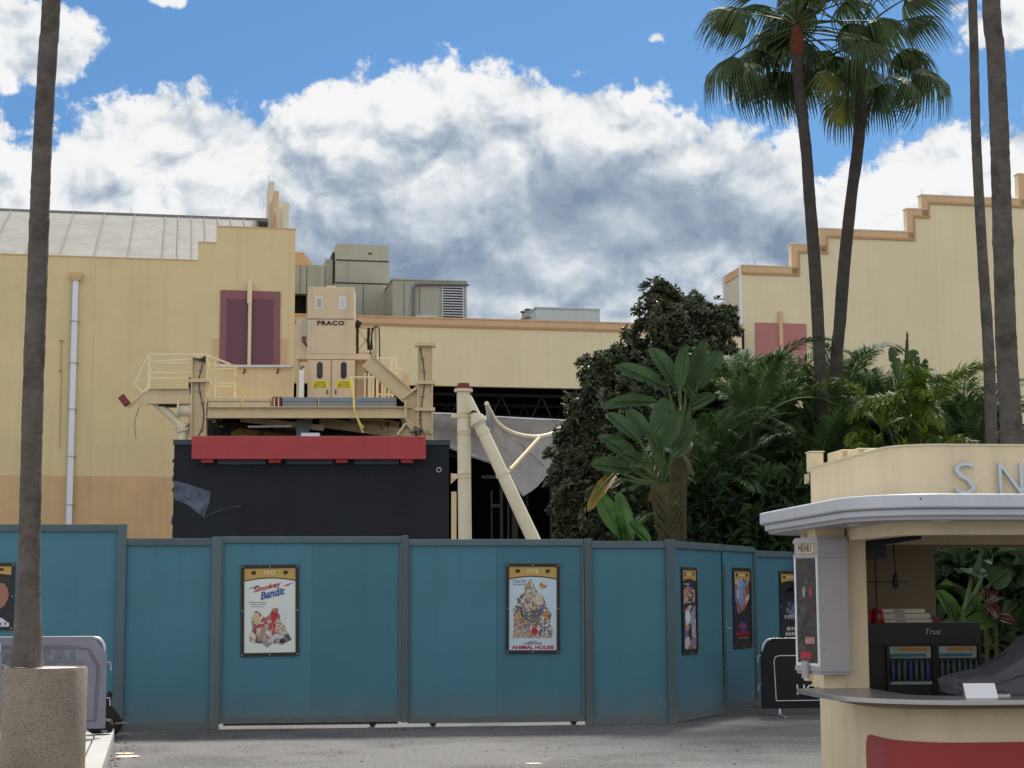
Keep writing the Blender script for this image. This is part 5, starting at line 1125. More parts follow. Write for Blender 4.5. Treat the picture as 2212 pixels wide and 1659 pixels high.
# dark magnolia
def leaf_cloud(name, centres, nl, ln, wd, mat, seed, lo=.5, hi=1.6, warm=.2, parent=None, o0=Vector(), **t):
    q = random.Random(seed); v = []; f = []; ti = []
    for c, ax in centres:
        tt0 = q.uniform(.75, 1.25); a0 = q.random() * 6.283; ax = (ax + Vector((q.uniform(-.4, .4), q.uniform(-.4, .4), q.uniform(-.2, .5)))).normalized()
        u = ax.orthogonal().normalized(); w_ = ax.cross(u)
        for i in range(nl):
            a = a0 + i * 2.4; e = q.uniform(.15, 1.2); d = (u * math.cos(a) + w_ * math.sin(a)) * math.cos(e) + ax * math.sin(e)
            l_ = ln * q.uniform(.7, 1.2); s = d.cross(ax); s = s.normalized() if s.length > .01 else u; s = s * wd * q.uniform(.8, 1.2)
            b = c + d * l_ * .08; m_ = c + d * l_ * .55 + ax * l_ * .06; e_ = c + d * l_ - ax * l_ * .12 + Vector((0, 0, -.05 * l_)); n_ = s.cross(d).normalized() * wd * .35
            o = len(v); v += [b - o0, m_ + s + n_ - o0, e_ - o0, m_ - s + n_ - o0]; f += [(o, o + 1, o + 2), (o, o + 2, o + 3)]
            k = tv(q, lo, hi, warm); k = (k[0] * tt0, k[1] * tt0, k[2] * tt0); ti += [k] * 4
    o = bpy.data.objects.new(name, lmesh(name, v, f, ti, mat)); C.objects.link(o)
    if parent: o.parent = parent
    return tag(o, **t)
DM = 32.0; rows = [(622, 1428, 40), (640, 1440, 70), (665, 1462, 92), (700, 1470, 108), (740, 1462, 125), (790, 1425, 158), (840, 1402, 175), (900, 1400, 178), (960, 1380, 192), (1020, 1362, 200), (1080, 1348, 208), (1140, 1340, 212), (1200, 1340, 205)]
q = random.Random(5); cen = []
mroot = W(1380, 1200, DM); mo = Vector((mroot.x, mroot.y, 0))
mag = empty('magnolia_tree', mo, 0, label='dark glossy leaved magnolia towering above the hoarding', cat='tree')
limbs = []
lobes = [(1428, 650, 46, 36), (1500, 690, 58, 38), (1440, 712, 74, 50), (1545, 712, 42, 44), (1400, 790, 85, 60), (1490, 790, 92, 62), (1312, 800, 46, 30), (1292, 850, 62, 42), (1380, 870, 92, 60), (1268, 915, 48, 42), (1345, 945, 95, 60), (1252, 1000, 58, 46), (1335, 1020, 100, 60), (1222, 1030, 26, 22), (1240, 1085, 46, 40), (1310, 1100, 100, 60), (1420, 1000, 95, 80), (1430, 1110, 95, 75), (1265, 1160, 70, 40), (1340, 1170, 100, 50), (1240, 945, 30, 22)]
for x, y, rx, ry in lobes:
    c = W(x, y, DM); sx_ = rx / (FPX / DM); sz_ = ry / (FPX / DM); lobe_d = q.uniform(-.5, .5) * (1 if ry > 45 else .4)
    limbs.append((W(1390, min(1180, y + 60), DM), c + Vector((0, lobe_d, 0))))
    for i in range(int(10 + 26 * (sx_ * sz_) ** .75 * 2.6)):
        d = Vector((q.gauss(0, 1), q.gauss(0, 1) - .25, q.gauss(0, 1) + .1)).normalized(); k = q.uniform(.5, 1.0) if i % 6 else q.uniform(.95, 1.2)
        cc = c + Vector((d.x * sx_ * k, lobe_d + d.y * (sx_ + sz_) * .5 * k, d.z * sz_ * k)); cr3 = q.uniform(.08, .22)
        for j in range(11):
            e = Vector((q.gauss(0, 1), q.gauss(0, 1), q.gauss(0, .8))).normalized() * cr3 * q.uniform(.4, 1.2)
            cen.append((cc + e, (e.normalized() * .7 + d * 1.0 + Vector((0, 0, .45)))))
leaf_cloud('crown', cen, 8, .155, .028, maglf, 3, .35, 2.4, .25, parent=mag, o0=mo, kind='stuff')
tb = [(0, 0, 0)] + [tuple(W(cx_, y, DM) - mo) for y, cx_, r_ in reversed(rows[1:-1:2])]
obj('trunk', MB().tube(tb, [.20, .19, .17, .14, .11, .07, .04][:len(tb)], 10), barkm, mag, smooth=True)
lm = MB()
for c, p in limbs: c2 = c - mo + Vector((0, 0, -.5)); p2 = p - mo; lm.tube([c2, (c2 + p2) / 2 + Vector((0, 0, .05)), p2], [.04, .025, .01], 5)
obj('limbs', lm, barkm, mag)
# paddle leaved plant
def paddle(parent, o0, b, t, w, depth, mat, seed, origin=None, bend=.15, tilt=0.0, torn=.3):
    q = random.Random(seed); s = FPX / depth; p0 = W(b[0], b[1], depth + q.uniform(-.25, .25)) - o0; p1 = W(t[0], t[1], depth + q.uniform(-.55, .35)) - o0; d = p1 - p0; ln = d.length; dn = d.normalized()
    view = Vector((q.uniform(-.25, .25), -1, q.uniform(.15, .5))).normalized(); side = dn.cross(view).normalized(); nrm = side.cross(dn).normalized(); hw = w / s / 2 * 1.32
    n = 16; v = []; f = []
    for i in range(n + 1):
        t_ = i / n; wd = hw * (math.sin(math.pi * min(1, t_ * .90 + .07)) ** .5) * (1 if t_ < .97 else .5)
        c = p0 + d * t_ + nrm * (-bend * ln * t_ ** 2 * .6) + Vector((0, 0, -bend * ln * t_ ** 3 * .5))
        for k in (-1, -.5, 0, .5, 1):
            jag = 1 - (torn * .25 * q.random() if abs(k) == 1 else 0); v.append(c + side * k * wd * jag + nrm * (abs(k) * wd * .35 - (.02 if k == 0 else 0)))
    for i in range(n):
        split = q.random() < torn * .25
        for k in range(4):
            if split and k in ((0,) if i % 2 else (3,)): continue
            f.append((i * 5 + k, i * 5 + k + 1, i * 5 + k + 6, i * 5 + k + 5))
    me = bpy.data.meshes.new('leaf'); me.from_pydata([tuple(x) for x in v], [], f); me.polygons.foreach_set('use_smooth', [True] * len(me.polygons)); me.materials.append(mat)
    lf = bpy.data.objects.new('leaf', me); C.objects.link(lf); lf.parent = parent
    pts = [p0 + d * .9 + nrm * (-bend * ln * .5), p0 + d * .5, p0]
    if origin is not None: pts += [(p0 + origin - o0) / 2 + Vector((0, 0, -.03)), origin - o0]
    obj('midrib', MB().tube(pts, [.006, .012, .018, .026, .03][:len(pts)], 6), M('midrib_green', (.075, .115, .04), .7, spec=.2), lf, smooth=True)
    return lf
DBp = 24.6
bo_ = W(1446, 1167, DBp); bo = Vector((bo_.x, bo_.y, 0))
bop = empty('bird_of_paradise_plant', bo, 0, label='giant paddle leaved bird of paradise plant with fibrous stem and yellowing leaf', cat='plant')
c1 = W(1432, 1045, DBp); c2 = W(1474, 935, DBp + .5)
LV = [(1466, 840, 1408, 738, 31, 2), (1443, 840, 1335, 783, 34, 2), (1469, 834, 1478, 742, 24, 2), (1483, 837, 1524, 729, 27, 2), (1507, 834, 1557, 752, 34, 2), (1416, 868, 1308, 860, 26, 2), (1402, 942, 1355, 881, 27, 1), (1381, 951, 1311, 886, 28, 1), (1413, 939, 1443, 857, 38, 1), (1434, 965, 1466, 881, 32, 1), (1376, 992, 1297, 939, 31, 1), (1361, 1012, 1279, 1000, 31, 1), (1454, 971, 1501, 904, 27, 1), (1454, 986, 1495, 948, 25, 1), (1425, 975, 1400, 930, 26, 1), (1490, 880, 1540, 850, 26, 2), (1500, 860, 1462, 800, 24, 2), (1395, 1000, 1345, 975, 24, 1)]
for i, (x0, y0, x1, y1, w, cc) in enumerate(LV): paddle(bop, bo, (x0, y0), (x1, y1), w, DBp + (.5 if cc == 2 else 0) + rnd.uniform(-.2, .2), bopl, 100 + i, c1 if cc == 1 else c2, bend=rnd.uniform(.05, .2))
lf = paddle(bop, bo, (1330, 1020), (1275, 1074), 25, DBp, yell, 140, c1, .25, torn=.9); lf['label'] = 'yellowing drooping leaf'
paddle(bop, bo, (1345, 1035), (1318, 1052), 12, DBp - .1, M('pale_leaf_underside', (.35, .34, .26), .6), 143, c1, .1)
for i, (x0, y0, x1, y1, w) in enumerate(((1338, 1150, 1292, 1062, 32), (1361, 1168, 1335, 1062, 27), (1404, 1172, 1360, 1128, 24), (1345, 1172, 1332, 1112, 24))): paddle(bop, bo, (x0, y0), (x1, y1), w, DBp - .4, bopl2, 150 + i, W(1440, 1240, DBp), .03, torn=0)
sp = [W(1446, 1230, DBp), W(1446, 1167, DBp), W(1440, 1110, DBp), W(1434, 1045, DBp)]
obj('stem', MB().tube([Vector((0, 0, 0))] + [p - bo for p in sp], [.10, .12, .15, .19, .20], 12), bopt, bop, smooth=True)
obj('stem', MB().tube([Vector((.1, .4, 0)), W(1465, 1040, DBp + .5) - bo, c2 - bo], [.12, .13, .15], 12), bopt, bop, smooth=True)
for i in range(9):
    s_ = -1 if i % 2 else 1; z0_ = 1168 - 13 * (i // 2 + 1) * 1.6; b0_ = W(1444, z0_ + 30, DBp - .13); e0_ = W(1440 + s_ * 26, z0_ - 14, DBp - .17); obj('leaf_sheath', MB().tube([b0_ - bo, (b0_ + e0_) / 2 - bo + Vector((0, -.03, 0)), e0_ - bo], [.035, .04, .03], 6), bopt, bop, smooth=True)
for i, (x, y) in enumerate(((1412, 1018), (1468, 888), (1420, 1030))):
    for j in range(5):
        a = R(50 + 25 * j); p0 = W(x, y, DBp - .3); p1 = W(x + 15 * math.cos(a), y - 14 * math.sin(a), DBp - .3); obj('flower_spike', MB().tube([p0 - bo, p1 - bo], [.007, .002], 5), boxw if j == 1 else M('dark_bract', (.06, .03, .03), .7), bop)
for i, (x0, y0, x1, y1) in enumerate(((1458, 1085, 1488, 1126), (1420, 1042, 1400, 1078), (1476, 985, 1498, 1015))): paddle(bop, bo, (x0, y0), (x1, y1), 9, DBp - .25, brownl, 190 + i, None, .35, torn=.9)
# banana like leaves above the thicket
ban_ = W(1980, 1000, 28.5); bno = Vector((ban_.x, ban_.y, 0))
ban = empty('banana_plant', bno, 0, label='banana plant showing paddle leaves above the feather palms', cat='plant')
ob = W(1975, 900, 28.5); obj('stem', MB().tube([Vector((0, 0, 0)), ob - bno], [.14, .08], 10), bopt, ban, smooth=True)
for i, (x0, y0, x1, y1, w) in enumerate(((1964, 815, 1976, 750, 26), (1955, 815, 1962, 712, 8), (2007, 825, 2069, 814, 19), (1940, 820, 1925, 745, 22), (2000, 850, 2060, 845, 22), (1985, 820, 2000, 775, 20))): paddle(ban, bno, (x0, y0), (x1, y1), w, 28.5, bopl, 170 + i, ob, .1, torn=.9)
# undergrowth behind the hoarding and the kiosk
def growth(n, x0, x1, y0, y1, d0, d1, ln, wd, seed, name, label, mat=darkleaf):
    q = random.Random(seed); cen = []
    for i in range(n):
        d = q.uniform(d0, d1); x = q.uniform(x0, x1); y = q.uniform(y0 + 60 * noise.noise(Vector((x * .02, seed, 0))), y1); p = W(x, y, d)
        if p.z < .05: continue
        cen.append((p, Vector((q.uniform(-.5, .5), -.7, .5))))
    return leaf_cloud(name, cen, 7, ln, wd, mat, seed, .4, 1.5, .2, kind='stuff', label=label, cat='undergrowth')
growth(2600, 1500, 2260, 960, 1560, 31.5, 34.5, .40, .05, 21, 'undergrowth', 'dark tangled undergrowth filling the thicket behind the hoarding')
growth(900, 1600, 2150, 880, 1100, 32.5, 35, .45, .05, 22, 'upper_undergrowth', 'dark upper foliage mass between the feather palms')
growth(700, 1480, 1780, 1040, 1300, 27.6, 29.4, .5, .045, 27, 'low_undergrowth', 'low dark grassy foliage just behind the hoarding return')
growth(420, 1990, 2400, 1200, 1420, 18.5, 20.5, .38, .075, 23, 'garden_bed_foliage', 'deep green leafy bed seen through the kiosk window')
growth(500, 2240, 2700, 940, 1400, 28, 31, .42, .05, 24, 'side_undergrowth', 'dark foliage carrying the thicket on beyond the kiosk')
# ti plant and broad leaves seen through the kiosk
for k, (x, y, d, lab) in enumerate(((2128, 1300, 17.2, 'crimson ti plant with a bright red shoot seen through the kiosk window'), (2150, 1335, 16.8, 'lower dark crimson ti plant seen through the kiosk window'))):
    c = W(x, y, d); root = empty('ti_plant', (c.x, c.y, 0), 0, label=lab, cat='plant'); q = random.Random(k)
    obj('stem', MB().tube([(0, 0, 0), (0, 0, c.z)], .02, 6), bopt, root)
    for i in range(16):
        a = i * 2.4; e = q.uniform(.2, 1.2); x1 = x + 42 * math.cos(a) * math.cos(e) ; y1 = y - 44 * math.sin(e) + 10
        paddle(root, Vector((c.x, c.y, 0)), (x, y), (x1, y1), 15, d + .3 * math.sin(a), tip_r, 300 + 20 * k + i, None, .2, torn=0)
c = W(2080, 1330, 16.6); root = empty('broad_leaf_plant', (c.x, c.y, 0), 0, label='broad bright green leaves low in the kiosk window', cat='plant')
obj('stem', MB().tube([(0, 0, 0), (0, 0, c.z)], .025, 6), bopt, root)
for i, (x0, y0, x1, y1, w) in enumerate(((2070, 1345, 2030, 1270, 30), (2080, 1340, 2140, 1310, 34), (2075, 1345, 2110, 1285, 30), (2070, 1350, 2055, 1300, 28), (2085, 1350, 2150, 1335, 30), (2120, 1250, 2070, 1215, 40), (2140, 1260, 2180, 1230, 40), (2100, 1240, 2130, 1190, 36))): paddle(root, Vector((c.x, c.y, 0)), (x0, y0), (x1, y1), w, 16.8, bopl2 if i < 5 else bopl, 400 + i, c, .15)
# ---------------------------------------------------------------- snack kiosk
KY = R(6); kp = W(1950, 1400, 11.9)
KO = Vector((kp.x, kp.y, 0)); ke = Vector((math.cos(KY), math.sin(KY), 0)); kn_ = Vector((-math.sin(KY), math.cos(KY), 0))
kio = empty('snack_kiosk', KO, KY, label='cream snack kiosk with silver rounded canopy and red base panel', cat='kiosk')
WX, WY = 4.4, 2.45
def rr(o, r, n=10, x1=WX, y1=WY, y0=0.0):            # rounded outline grown by o
    a, b, c, d = -o, y0 - o, x1 + o, y1 + o; out = []
    for cx_, cy_, s in ((a + r, b + r, 180), (c - r, b + r, 270), (c - r, d - r, 0), (a + r, d - r, 90)):
        rr_ = r
        for i in range(n + 1): t = R(s + 90 * i / n); out.append((cx_ + rr_ * math.cos(t), cy_ + rr_ * math.sin(t)))
    return out
ZB = 2.11
obj('upper_fascia', MB().ring(rr(0, .32, 14), rr(-.09, .24, 14), 2.372, 2.73), kios, kio, smooth=True)
obj('fascia_cap', MB().ring(rr(.012, .33, 14), rr(-.10, .23, 14), 2.73, 2.742), cream2, kio, smooth=True)
obj('roof_deck', MB().slab(rr(-.085, .24, 14), 2.38, 2.44), concrete, kio)
cn = obj('canopy', MB().slab(rr(.40, .62, 16), 2.275, 2.37), canopy, kio, smooth=True, bevel=.012)
obj('canopy_lip', MB().slab(rr(.36, .58, 16), 2.225, 2.2745), canopy, cn, smooth=True, bevel=.01)
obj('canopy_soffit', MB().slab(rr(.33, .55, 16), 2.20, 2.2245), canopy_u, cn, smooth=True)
for x, y in ((-.12, .55), (.25, -.16), (1.05, -.17), (1.9, -.17)):
    obj('downlight', MB().lathe([(.075, 2.192), (.075, 2.20), (.05, 2.20)], 20, (x, y)), metal, cn)
obj('canopy_bolt', MB().tube([(.02, -.405, 2.335), (.02, -.398, 2.335)], .006, 8), darkm, cn)
obj('header_beam', MB().ring(rr(-.02, .30, 14), rr(-.16, .18, 14), ZB, 2.20), kios, kio, smooth=True)
# base wall and wrapping red panel
obj('base_wall', MB().ring(rr(0, .45, 16), rr(-.10, .36, 16), 0, .955), kios, kio, smooth=True)
o1 = rr(.014, .46, 16); o2 = rr(.002, .45, 16)
# arc-length strip from the left side, round the corner, along the front
pa = [(-.014, .85 - .4 * i / 4) for i in range(4)] + o1[:17] + [(1.0, -.014), (2.5, -.014), (WX - .5, -.014)]
pb_ = [(-.001, .85 - .4 * i / 4) for i in range(4)] + o2[:17] + [(1.0, -.001), (2.5, -.001), (WX - .5, -.001)]
def red_top(s): return .69 if s > .10 else .59 + .10 * math.sqrt(max(0, 1 - (1 - s / .10) ** 2))
vv = []; s = 0; fs = []
fine_a, fine_b = [], []
for i in range(len(pa) - 1):
    k = 6 if i == 0 else 1
    for j in range(k): t = j / k; fine_a.append(tuple(a + (b - a) * t for a, b in zip(pa[i], pa[i + 1]))); fine_b.append(tuple(a + (b - a) * t for a, b in zip(pb_[i], pb_[i + 1])))
fine_a.append(pa[-1]); fine_b.append(pb_[-1])
for i, (p, q_) in enumerate(zip(fine_a, fine_b)):
    if i: s += (Vector(p) - Vector(fine_a[i - 1])).length
    zt2 = red_top(s); vv += [(*p, .08), (*p, zt2), (*q_, zt2), (*q_, .08)]
n_ = len(fine_a)
for i in range(n_ - 1):
    for k in range(4): fs.append((4 * i + k, 4 * i + (k + 1) % 4, 4 * i + 4 + (k + 1) % 4, 4 * i + 4 + k))
fs += [(0, 1, 2, 3), (4 * n_ - 1, 4 * n_ - 2, 4 * n_ - 3, 4 * n_ - 4)]
obj('red_panel', MB().add(vv, fs), redk, kio, smooth=True)
# counter wrapping the corner
ca = [(-.42, 1.22), (-.42, .6)] + rr(.42, .85, 16)[1:17] + [(1.0, -.42), (WX, -.42)]
cb = [(.12, 1.22), (.12, .6)] + rr(-.12, .30, 16)[1:17] + [(1.0, .12), (WX, .12)]
obj('counter_top', MB().ring(ca, cb, .965, 1.0, False), steelc, kio, smooth=True, bevel=.004)
obj('counter_shade_band', MB().ring([(x * .55 if x < 0 else x, y * .55 if y < 0 else y) for x, y in ca], cb, .93, .9645, False), kios_d, kio, smooth=True)  # dark band added as the counter's shadow on the wall below
# piers and walls
obj('corner_pier', bx(.0, .19, 1.35, 1.53, .955, 2.20), kios, kio, bevel=.01); obj('side_wall', bx(.02, .10, 1.53, WY - .1, .955, 2.20), kios, kio)
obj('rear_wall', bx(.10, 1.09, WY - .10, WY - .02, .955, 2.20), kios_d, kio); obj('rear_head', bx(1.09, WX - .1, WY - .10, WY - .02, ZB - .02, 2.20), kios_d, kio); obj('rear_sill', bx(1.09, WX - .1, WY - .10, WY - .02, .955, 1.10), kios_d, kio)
obj('right_wall', bx(WX - .12, WX - .02, .3, WY, .955, 2.20), kios, kio); obj('right_pier', bx(WX - .2, WX - .01, .02, .3, 1.0, 2.20), kios, kio)
obj('floor', bx(.1, WX - .1, .1, WY - .1, .0, .03), concrete, kio)
obj('wall_rail', bx(.12, .85, WY - .112, WY - .101, 1.80, 1.808), darkm, kio)
obj('left_post', bx(-.02, .06, WY - .12, WY, 1.0, 2.2), kios, kio)
# letters
for ch, x, h_ in (('S', .475, .222), ('N', .805, .222)):
    me = text_mesh(ch, h_, .012, -.012); fit_w(me, .142 if ch == 'S' else .17)
    obj('letter', me, letterm, kio, loc=(x, -.026, 2.388))
obj('letter_rail', bx(.3, WX - .5, -.04, -.001, 2.373, 2.388), canopy, kio)
# menu case, an angled box hung outside the pier
mc = empty('menu_case', KO, KY, label='grey wall menu case with dark glass front and MENU heading', cat='menu case')
def kpix(x, y, ly):                                  # pixel on the kiosk plane at local y
    f = Frame((1950, 1400), 11.9, KY); f.o = KO; return f.p(x, y, ly)
d1 = 1.22; d2 = 1.52
xl = kpix(1720, 1300, d2)[0]; xm = kpix(1769, 1300, d1)[0]; xr = .0
zA_, zB_ = kpix(1770, 1160, d1)[1], kpix(1774, 1458, d1)[1]
def case(z0, z1, g, mat, name, **kw):
    return obj(name, MB().slab([(xl - g, d2 + g), (xm - g * .3, d1 - g), (xr - .002, d1 - g), (xr - .002, d2 + g)], z0, z1), mat, mc, **kw)
H0 = zA_ - .155
case(zB_ + .06, H0, 0, menug, 'body'); case(zB_ + .022, zB_ + .06, .018, menug, 'base_moulding', bevel=.004); case(zB_, zB_ + .022, .006, menug, 'base_moulding', bevel=.004)
case(H0, H0 + .03, .014, menug, 'head_moulding', bevel=.004); case(H0 + .03, zA_ - .045, .004, menug, 'head'); case(zA_ - .045, zA_ - .015, .014, menug, 'head_moulding', bevel=.004); case(zA_ - .015, zA_, .004, menug, 'head_cap')
fd = Vector((xm - xl, d1 - d2, 0)); fl = fd.length; fa = math.atan2(fd.y, fd.x); 
fm = obj('menu_sheet', bx(.02, fl - .012, -.006, -.001, zB_ + .085, H0 - .005), colmn, mc, loc=(xl, d2, 0), rot=(0, 0, fa))
kw = dict(loc=(xl, d2, 0), rot=(0, 0, fa))
for a, b, z0, z1 in ((.0, .02, zB_ + .06, H0), (fl - .012, fl + .004, zB_ + .06, H0), (.02, fl - .012, zB_ + .062, zB_ + .085)): obj('glass_frame', bx(a, b, -.014, -.0005, z0, z1), pipew, mc, **kw)
obj('menu_red_strip', bx(.05, fl * .65, -.008, -.0062, zB_ + .12, zB_ + .165), pred, mc, **kw); obj('menu_pictures', bx(fl * .4, fl * .8, -.008, -.0062, zB_ + .23, zB_ + .28), M('menu_pics', (.4, .2, .18), .5, .7, 60), mc, **kw)
for a, c_ in ((.38, whitep), (.68, pred)): obj('menu_cup', MB().prism(ragged(fl * a, H0 - .26, .022, .045, 12, .15, 2), -.008, -.0062), M('menu_cup_pale', (.25, .27, .28), .5) if c_ is whitep else M('menu_cup_red', (.3, .06, .05), .5), mc, **kw)
obj('menu_plaque', bx(fl * .18, fl * .86, -.016, -.003, H0 + .034, zA_ - .05), kios, mc, **kw)
me = text_mesh('MENU', .062, .003, .0); fit_w(me, fl * .56); obj('menu_lettering', me, M('menu_letter', (.22, .20, .18), .6), mc, loc=(xl + fd.x * .52, d2 + fd.y * .52, H0 + .042), rot=(0, 0, fa)).location += Vector((fd.y, -fd.x, 0)).normalized() * .02
obj('drop_key', bx(fl * .36, fl * .60, -.04, -.019, zB_ - .03, zB_ + .10), menug, mc, **kw)
obj('hang_bracket', bx(xm, -.002, d1 + .05, d2 - .03, zA_, 2.2), kios, mc)
obj('lower_bracket', bx(-.13, -.002, d1 + .12, d2 - .03, .955, zB_ - .001), kios, mc)
for dz in (.18, .5, .9): obj('case_screw', MB().tube([(xm + .03, d1 - .003, zB_ + dz), (xm + .03, d1 + .001, zB_ + dz)], .005, 6), darkm, mc)
# roof blocks and flood lamp
for i, (a, b, z) in enumerate(((1.72, 2.12, 2.85), (1.30, 1.58, 2.825), (.98, 1.16, 2.79))):
    root = empty('roof_block', KO + ke * .13 + kn_ * a, KY, label=('farthest cream roof block next to the lamp', 'middle cream roof block of the three on the kiosk', 'smallest cream roof block near the kiosk corner')[i], cat='roof block')
    obj('block', bx(0, .20, 0, b - a, 2.44 - .0, z), kios, root, bevel=.01); obj('stained_face', bx(.005, .195, -.004, -.001, 2.44, z - .01), stained, root)
lr = empty('flood_lamp', KO, KY, label='rusty cream flood lamp on the kiosk fascia end', cat='lamp')
fx, fz = kpix(1762, 1000, 2.25); 
obj('lamp_body', bx(fx - .055, fx + .055, 2.20, 2.34, fz - .075, fz + .085), kios, lr, bevel=.012); obj('lamp_cap', bx(fx - .06, fx + .06, 2.19, 2.35, fz + .085, fz + .095), kios, lr)
obj('lamp_arm', MB().tube([(fx, 2.27, fz - .075), (fx + .02, 2.27, fz - .10), (fx + .06, 2.27, fz - .12), (.0, 2.27, fz - .12)], .012, 6), rust, lr, smooth=True)
obj('lamp_plate', bx(-.006, -.001, 2.2, 2.34, fz - .17, fz - .09), stained, lr)
# things inside
frg = empty('drinks_fridge', KO + kn_ * 1.72 + ke * .27, KY, label='black two door drinks fridge inside the kiosk', cat='fridge')
FW, FZ = .95, 1.475
obj('cabinet', bx(0, FW, .03, .58, .03, FZ), blackp, frg, bevel=.01)
obj('header_panel', bx(0, FW, .0, .03, FZ - .17, FZ), blackp, frg); obj('kick_panel', bx(0, FW, .0, .03, .03, .62), blackp, frg)
hl = text_mesh('True', .045, .001, .0, .2); obj('brand_lettering', hl, M('grey_print', (.35, .35, .36), .5), frg, loc=(.56, -.002, FZ - .09))
shelf_w = M('shelf_strip', (.35, .40, .40), .5); bl = M('blue_bottle', (.01, .015, .16), .3, .3, 30); gl = M('green_grey_bottle', (.03, .05, .055), .3, .3, 30)
for s, (x0, x1) in enumerate(((.20, .555), (.60, .93))):
    obj('door_stile', bx(x0 - .02, x0, -.0, .03, .62, FZ - .17), blackp, frg); obj('door_stile', bx(x1, x1 + .02, 0, .03, .62, FZ - .17), blackp, frg)
    obj('inner_lining', bx(x0, x1, .026, .029, .62, FZ - .17), M('fridge_inner', (.02, .024, .024), .6), frg)
    obj('price_strip', bx(x0 + .01, x1 - .01, .018, .0255, 1.20, 1.29), M('print_strip', (.34, .38, .33), .5, .25, 30), frg); obj('orange_strip', bx(x0 + .08, x1 - .04, .012, .0175, 1.255, 1.285), M('print_orange', (.5, .2, .04), .5), frg); obj('teal_strip', bx(x0 + .01, x1 - .05, .012, .0175, 1.21, 1.235), M('print_teal', (.03, .18, .25), .5), frg)
    obj('shelf', bx(x0 + .01, x1 - .01, .012, .026, .995, 1.02), shelf_w, frg)
    for i in range(7):
        u = x0 + .03 + i * .047; obj('bottle', MB().lathe([(.018, 1.021), (.019, 1.10), (.018, 1.14), (.008, 1.17), (.008, 1.185)], 8, (u, .006)), bl if (i % 3 == 0 or rnd.random() < .25) and s == 0 else gl, frg, smooth=True)
        obj('bottle', MB().lathe([(.018, .75), (.019, .83), (.018, .87), (.008, .90), (.008, .915)], 8, (u, .006)), gl, frg, smooth=True)
    obj('shelf', bx(x0 + .01, x1 - .01, .012, .026, .725, .749), shelf_w, frg)
    obj('glass_pane', bx(x0, x1, -.019, -.016, .62, FZ - .17), M('clear_pane', (.02, .025, .025), .08, 0, alpha=.06, spec=.12), frg)
def on_fridge(name, x, y, mk, label, cat):
    root = empty(name, KO + kn_ * (1.72 + y) + ke * (.27 + x), KY, label=label, cat=cat); root.location.z = FZ; mk(root); return root
for i, x in enumerate((.04, .135)):
    def mk(r_):
        obj('jar', MB().lathe([(.038, 0), (.045, .02), (.045, .085), (.035, .10), (.03, .105)], 16, (0, 0)), jarr, r_, smooth=True); obj('lid', MB().lathe([(.034, .105), (.034, .118)], 16, (0, 0)), jarr, r_, smooth=True)
    on_fridge('red_jar', x, .06, mk, ('red jar on the fridge against the pier', 'red jar on the fridge touching the white cartons')[i], 'jar')
for i, (x0, x1, z0, z1) in enumerate(((.20, .60, 0, .03), (.19, .58, .031, .075), (.18, .54, .076, .112))):
    root = on_fridge('flat_carton', x0, .1, lambda r_: None, ('bottom', 'middle', 'topmost')[i] + ' flat pale carton of the stack on the fridge', 'carton')
    obj('carton', bx(0, x1 - x0, 0, .25, z0, z1 - .002), boxw, root, bevel=.004); obj('carton_print', bx(.1, .18, -.0015, -.0002, z0 + .006, z1 - .008), M('carton_mark', (.3, .28, .26), .8), root)
root = on_fridge('small_cup', .62, .08, lambda r_: obj('cup', MB().lathe([(.022, 0), (.03, .05)], 12, (0, 0)), rust, r_), 'small dark red cup alone on the fridge top', 'cup')
# covered machine on the counter
bm = bmesh.new(); bmesh.ops.create_cube(bm, size=1); bmesh.ops.subdivide_edges(bm, edges=bm.edges, cuts=18, use_grid_fill=True)
MX0, MX1 = kpix(2032, 1450, .1)[0] + .16, 1.85
for v in bm.verts:
    u, y, z = v.co.x + .5, v.co.y + .5, v.co.z + .5
    prof_ = [(0, .26), (.08, .36), (.16, .36), (.30, .60), (.44, .97), (.6, 1.0), (1, .98)]
    for (a, ha), (b, hb_) in zip(prof_[:-1], prof_[1:]):
        if a <= u <= b: hh = ha + (hb_ - ha) * (u - a) / (b - a); break
    top_y = 1 - .18 * abs(y - .5) ** 2 * 4
    X = MX0 + (MX1 - MX0) * u; Y = .12 + .5 * y - .05 * (1 - z) * (1 - y) ; Z = 1.0 + .455 * hh * z * (top_y if z > .5 else 1)
    nz = noise.fractal(Vector((X * 3.2, Y * 3, Z * 3.5 + X * 2)), 1, 2, 4); fold = abs(noise.noise(Vector((X * 5 + Z * 6, Y * 2, 3.3))))
    Y += (.05 * nz + .035 * fold) * (1 if y < .5 else -.5); Z += .018 * nz * z; X += .03 * nz
    v.co = (X, Y, max(1.001, Z))
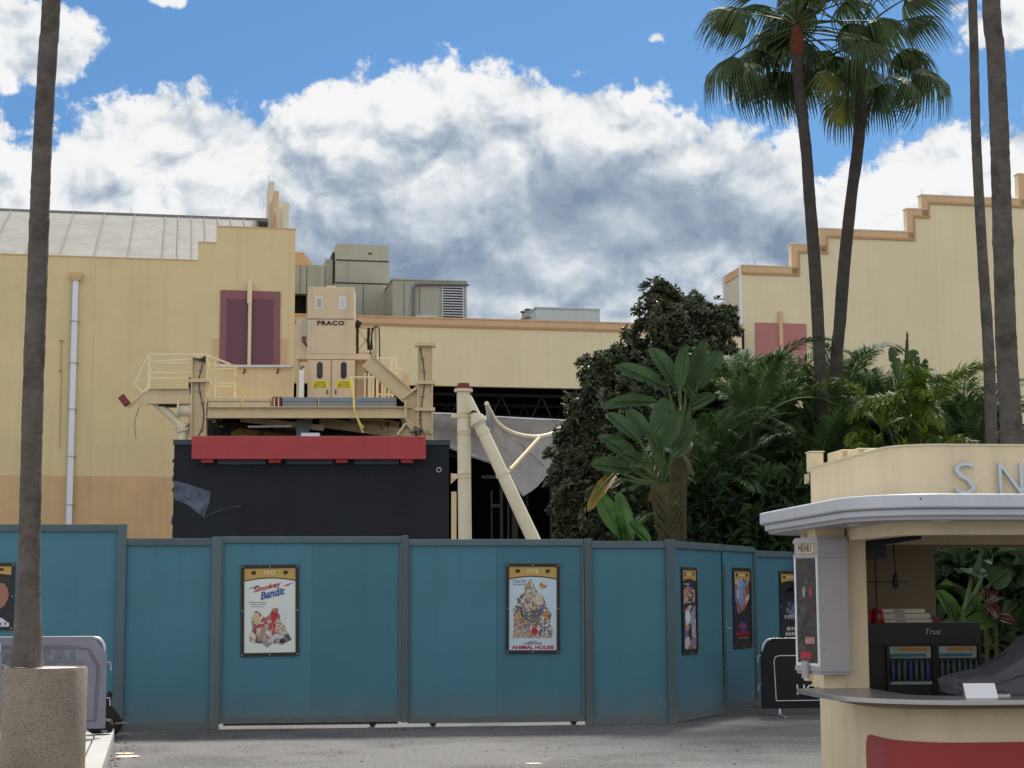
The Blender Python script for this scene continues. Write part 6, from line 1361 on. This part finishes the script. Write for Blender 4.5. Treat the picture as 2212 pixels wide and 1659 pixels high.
me = bpy.data.meshes.new('cover'); bm.to_mesh(me); bm.free(); me.polygons.foreach_set('use_smooth', [True] * len(me.polygons))
cm = empty('covered_machine', KO, KY, label='machine under a creased charcoal cloth cover on the kiosk counter', cat='covered machine')
obj('cloth_cover', me, cloth, cm)
cdx = kpix(2117, 1490, -.22)[0]
cd = empty('blank_card', KO + ke * (cdx - .11) - kn_ * .25, KY, label='blank white card leaning on the covered machine', cat='card'); cd.location.z = 1.0
obj('card', MB().add([(0, 0, .002), (.225, 0, .002), (.22, .05, .10), (.0, .05, .10), (0, .004, .002), (.225, .004, .002), (.22, .054, .10), (0, .054, .10)], [(0, 1, 2, 3), (4, 7, 6, 5), (0, 4, 5, 1), (1, 5, 6, 2), (2, 6, 7, 3), (3, 7, 4, 0)]), card, cd)
tr = empty('counter_tray', KO + ke * .42 - kn_ * .08, KY, label='slim steel tray on the counter left of the card', cat='tray'); tr.location.z = 1.0
obj('tray', bx(0, .30, 0, .10, .001, .018), steelc, tr); obj('tray_loop', MB().tube([(.05, -.01, .02), (.07, -.02, .04), (.10, -.01, .02)], .004, 5), darkm, tr); obj('tray_loop', MB().tube([(.2, -.01, .02), (.23, -.02, .045), (.27, -.01, .02)], .004, 5), darkm, tr)
hu = empty('ceiling_unit', KO, KY, label='black equipment hung under the kiosk ceiling with dangling cord', cat='equipment')
obj('casing', bx(.24, .40, 1.5, 1.75, 1.98, 2.199), blackp, hu); obj('arm', MB().prism([(.26, 2.199), (.72, 2.199), (.70, 2.13), (.5, 2.10), (.26, 2.08)], 1.55, 1.72), blackp, hu)
obj('cord', MB().tube([(.34, 1.6, 1.99), (.34, 1.6, 1.8), (.345, 1.6, 1.7), (.335, 1.6, 1.48)], .006, 5), blackp, hu); obj('hanging_plug', MB().lathe([(.006, 1.87), (.018, 1.85), (.026, 1.80), (.024, 1.76), (.01, 1.745)], 12, (.50, 1.6)), blackp, hu, smooth=True); obj('plug_cord', MB().tube([(.49, 1.6, 2.12), (.50, 1.6, 1.87)], .007, 5), blackp, hu)
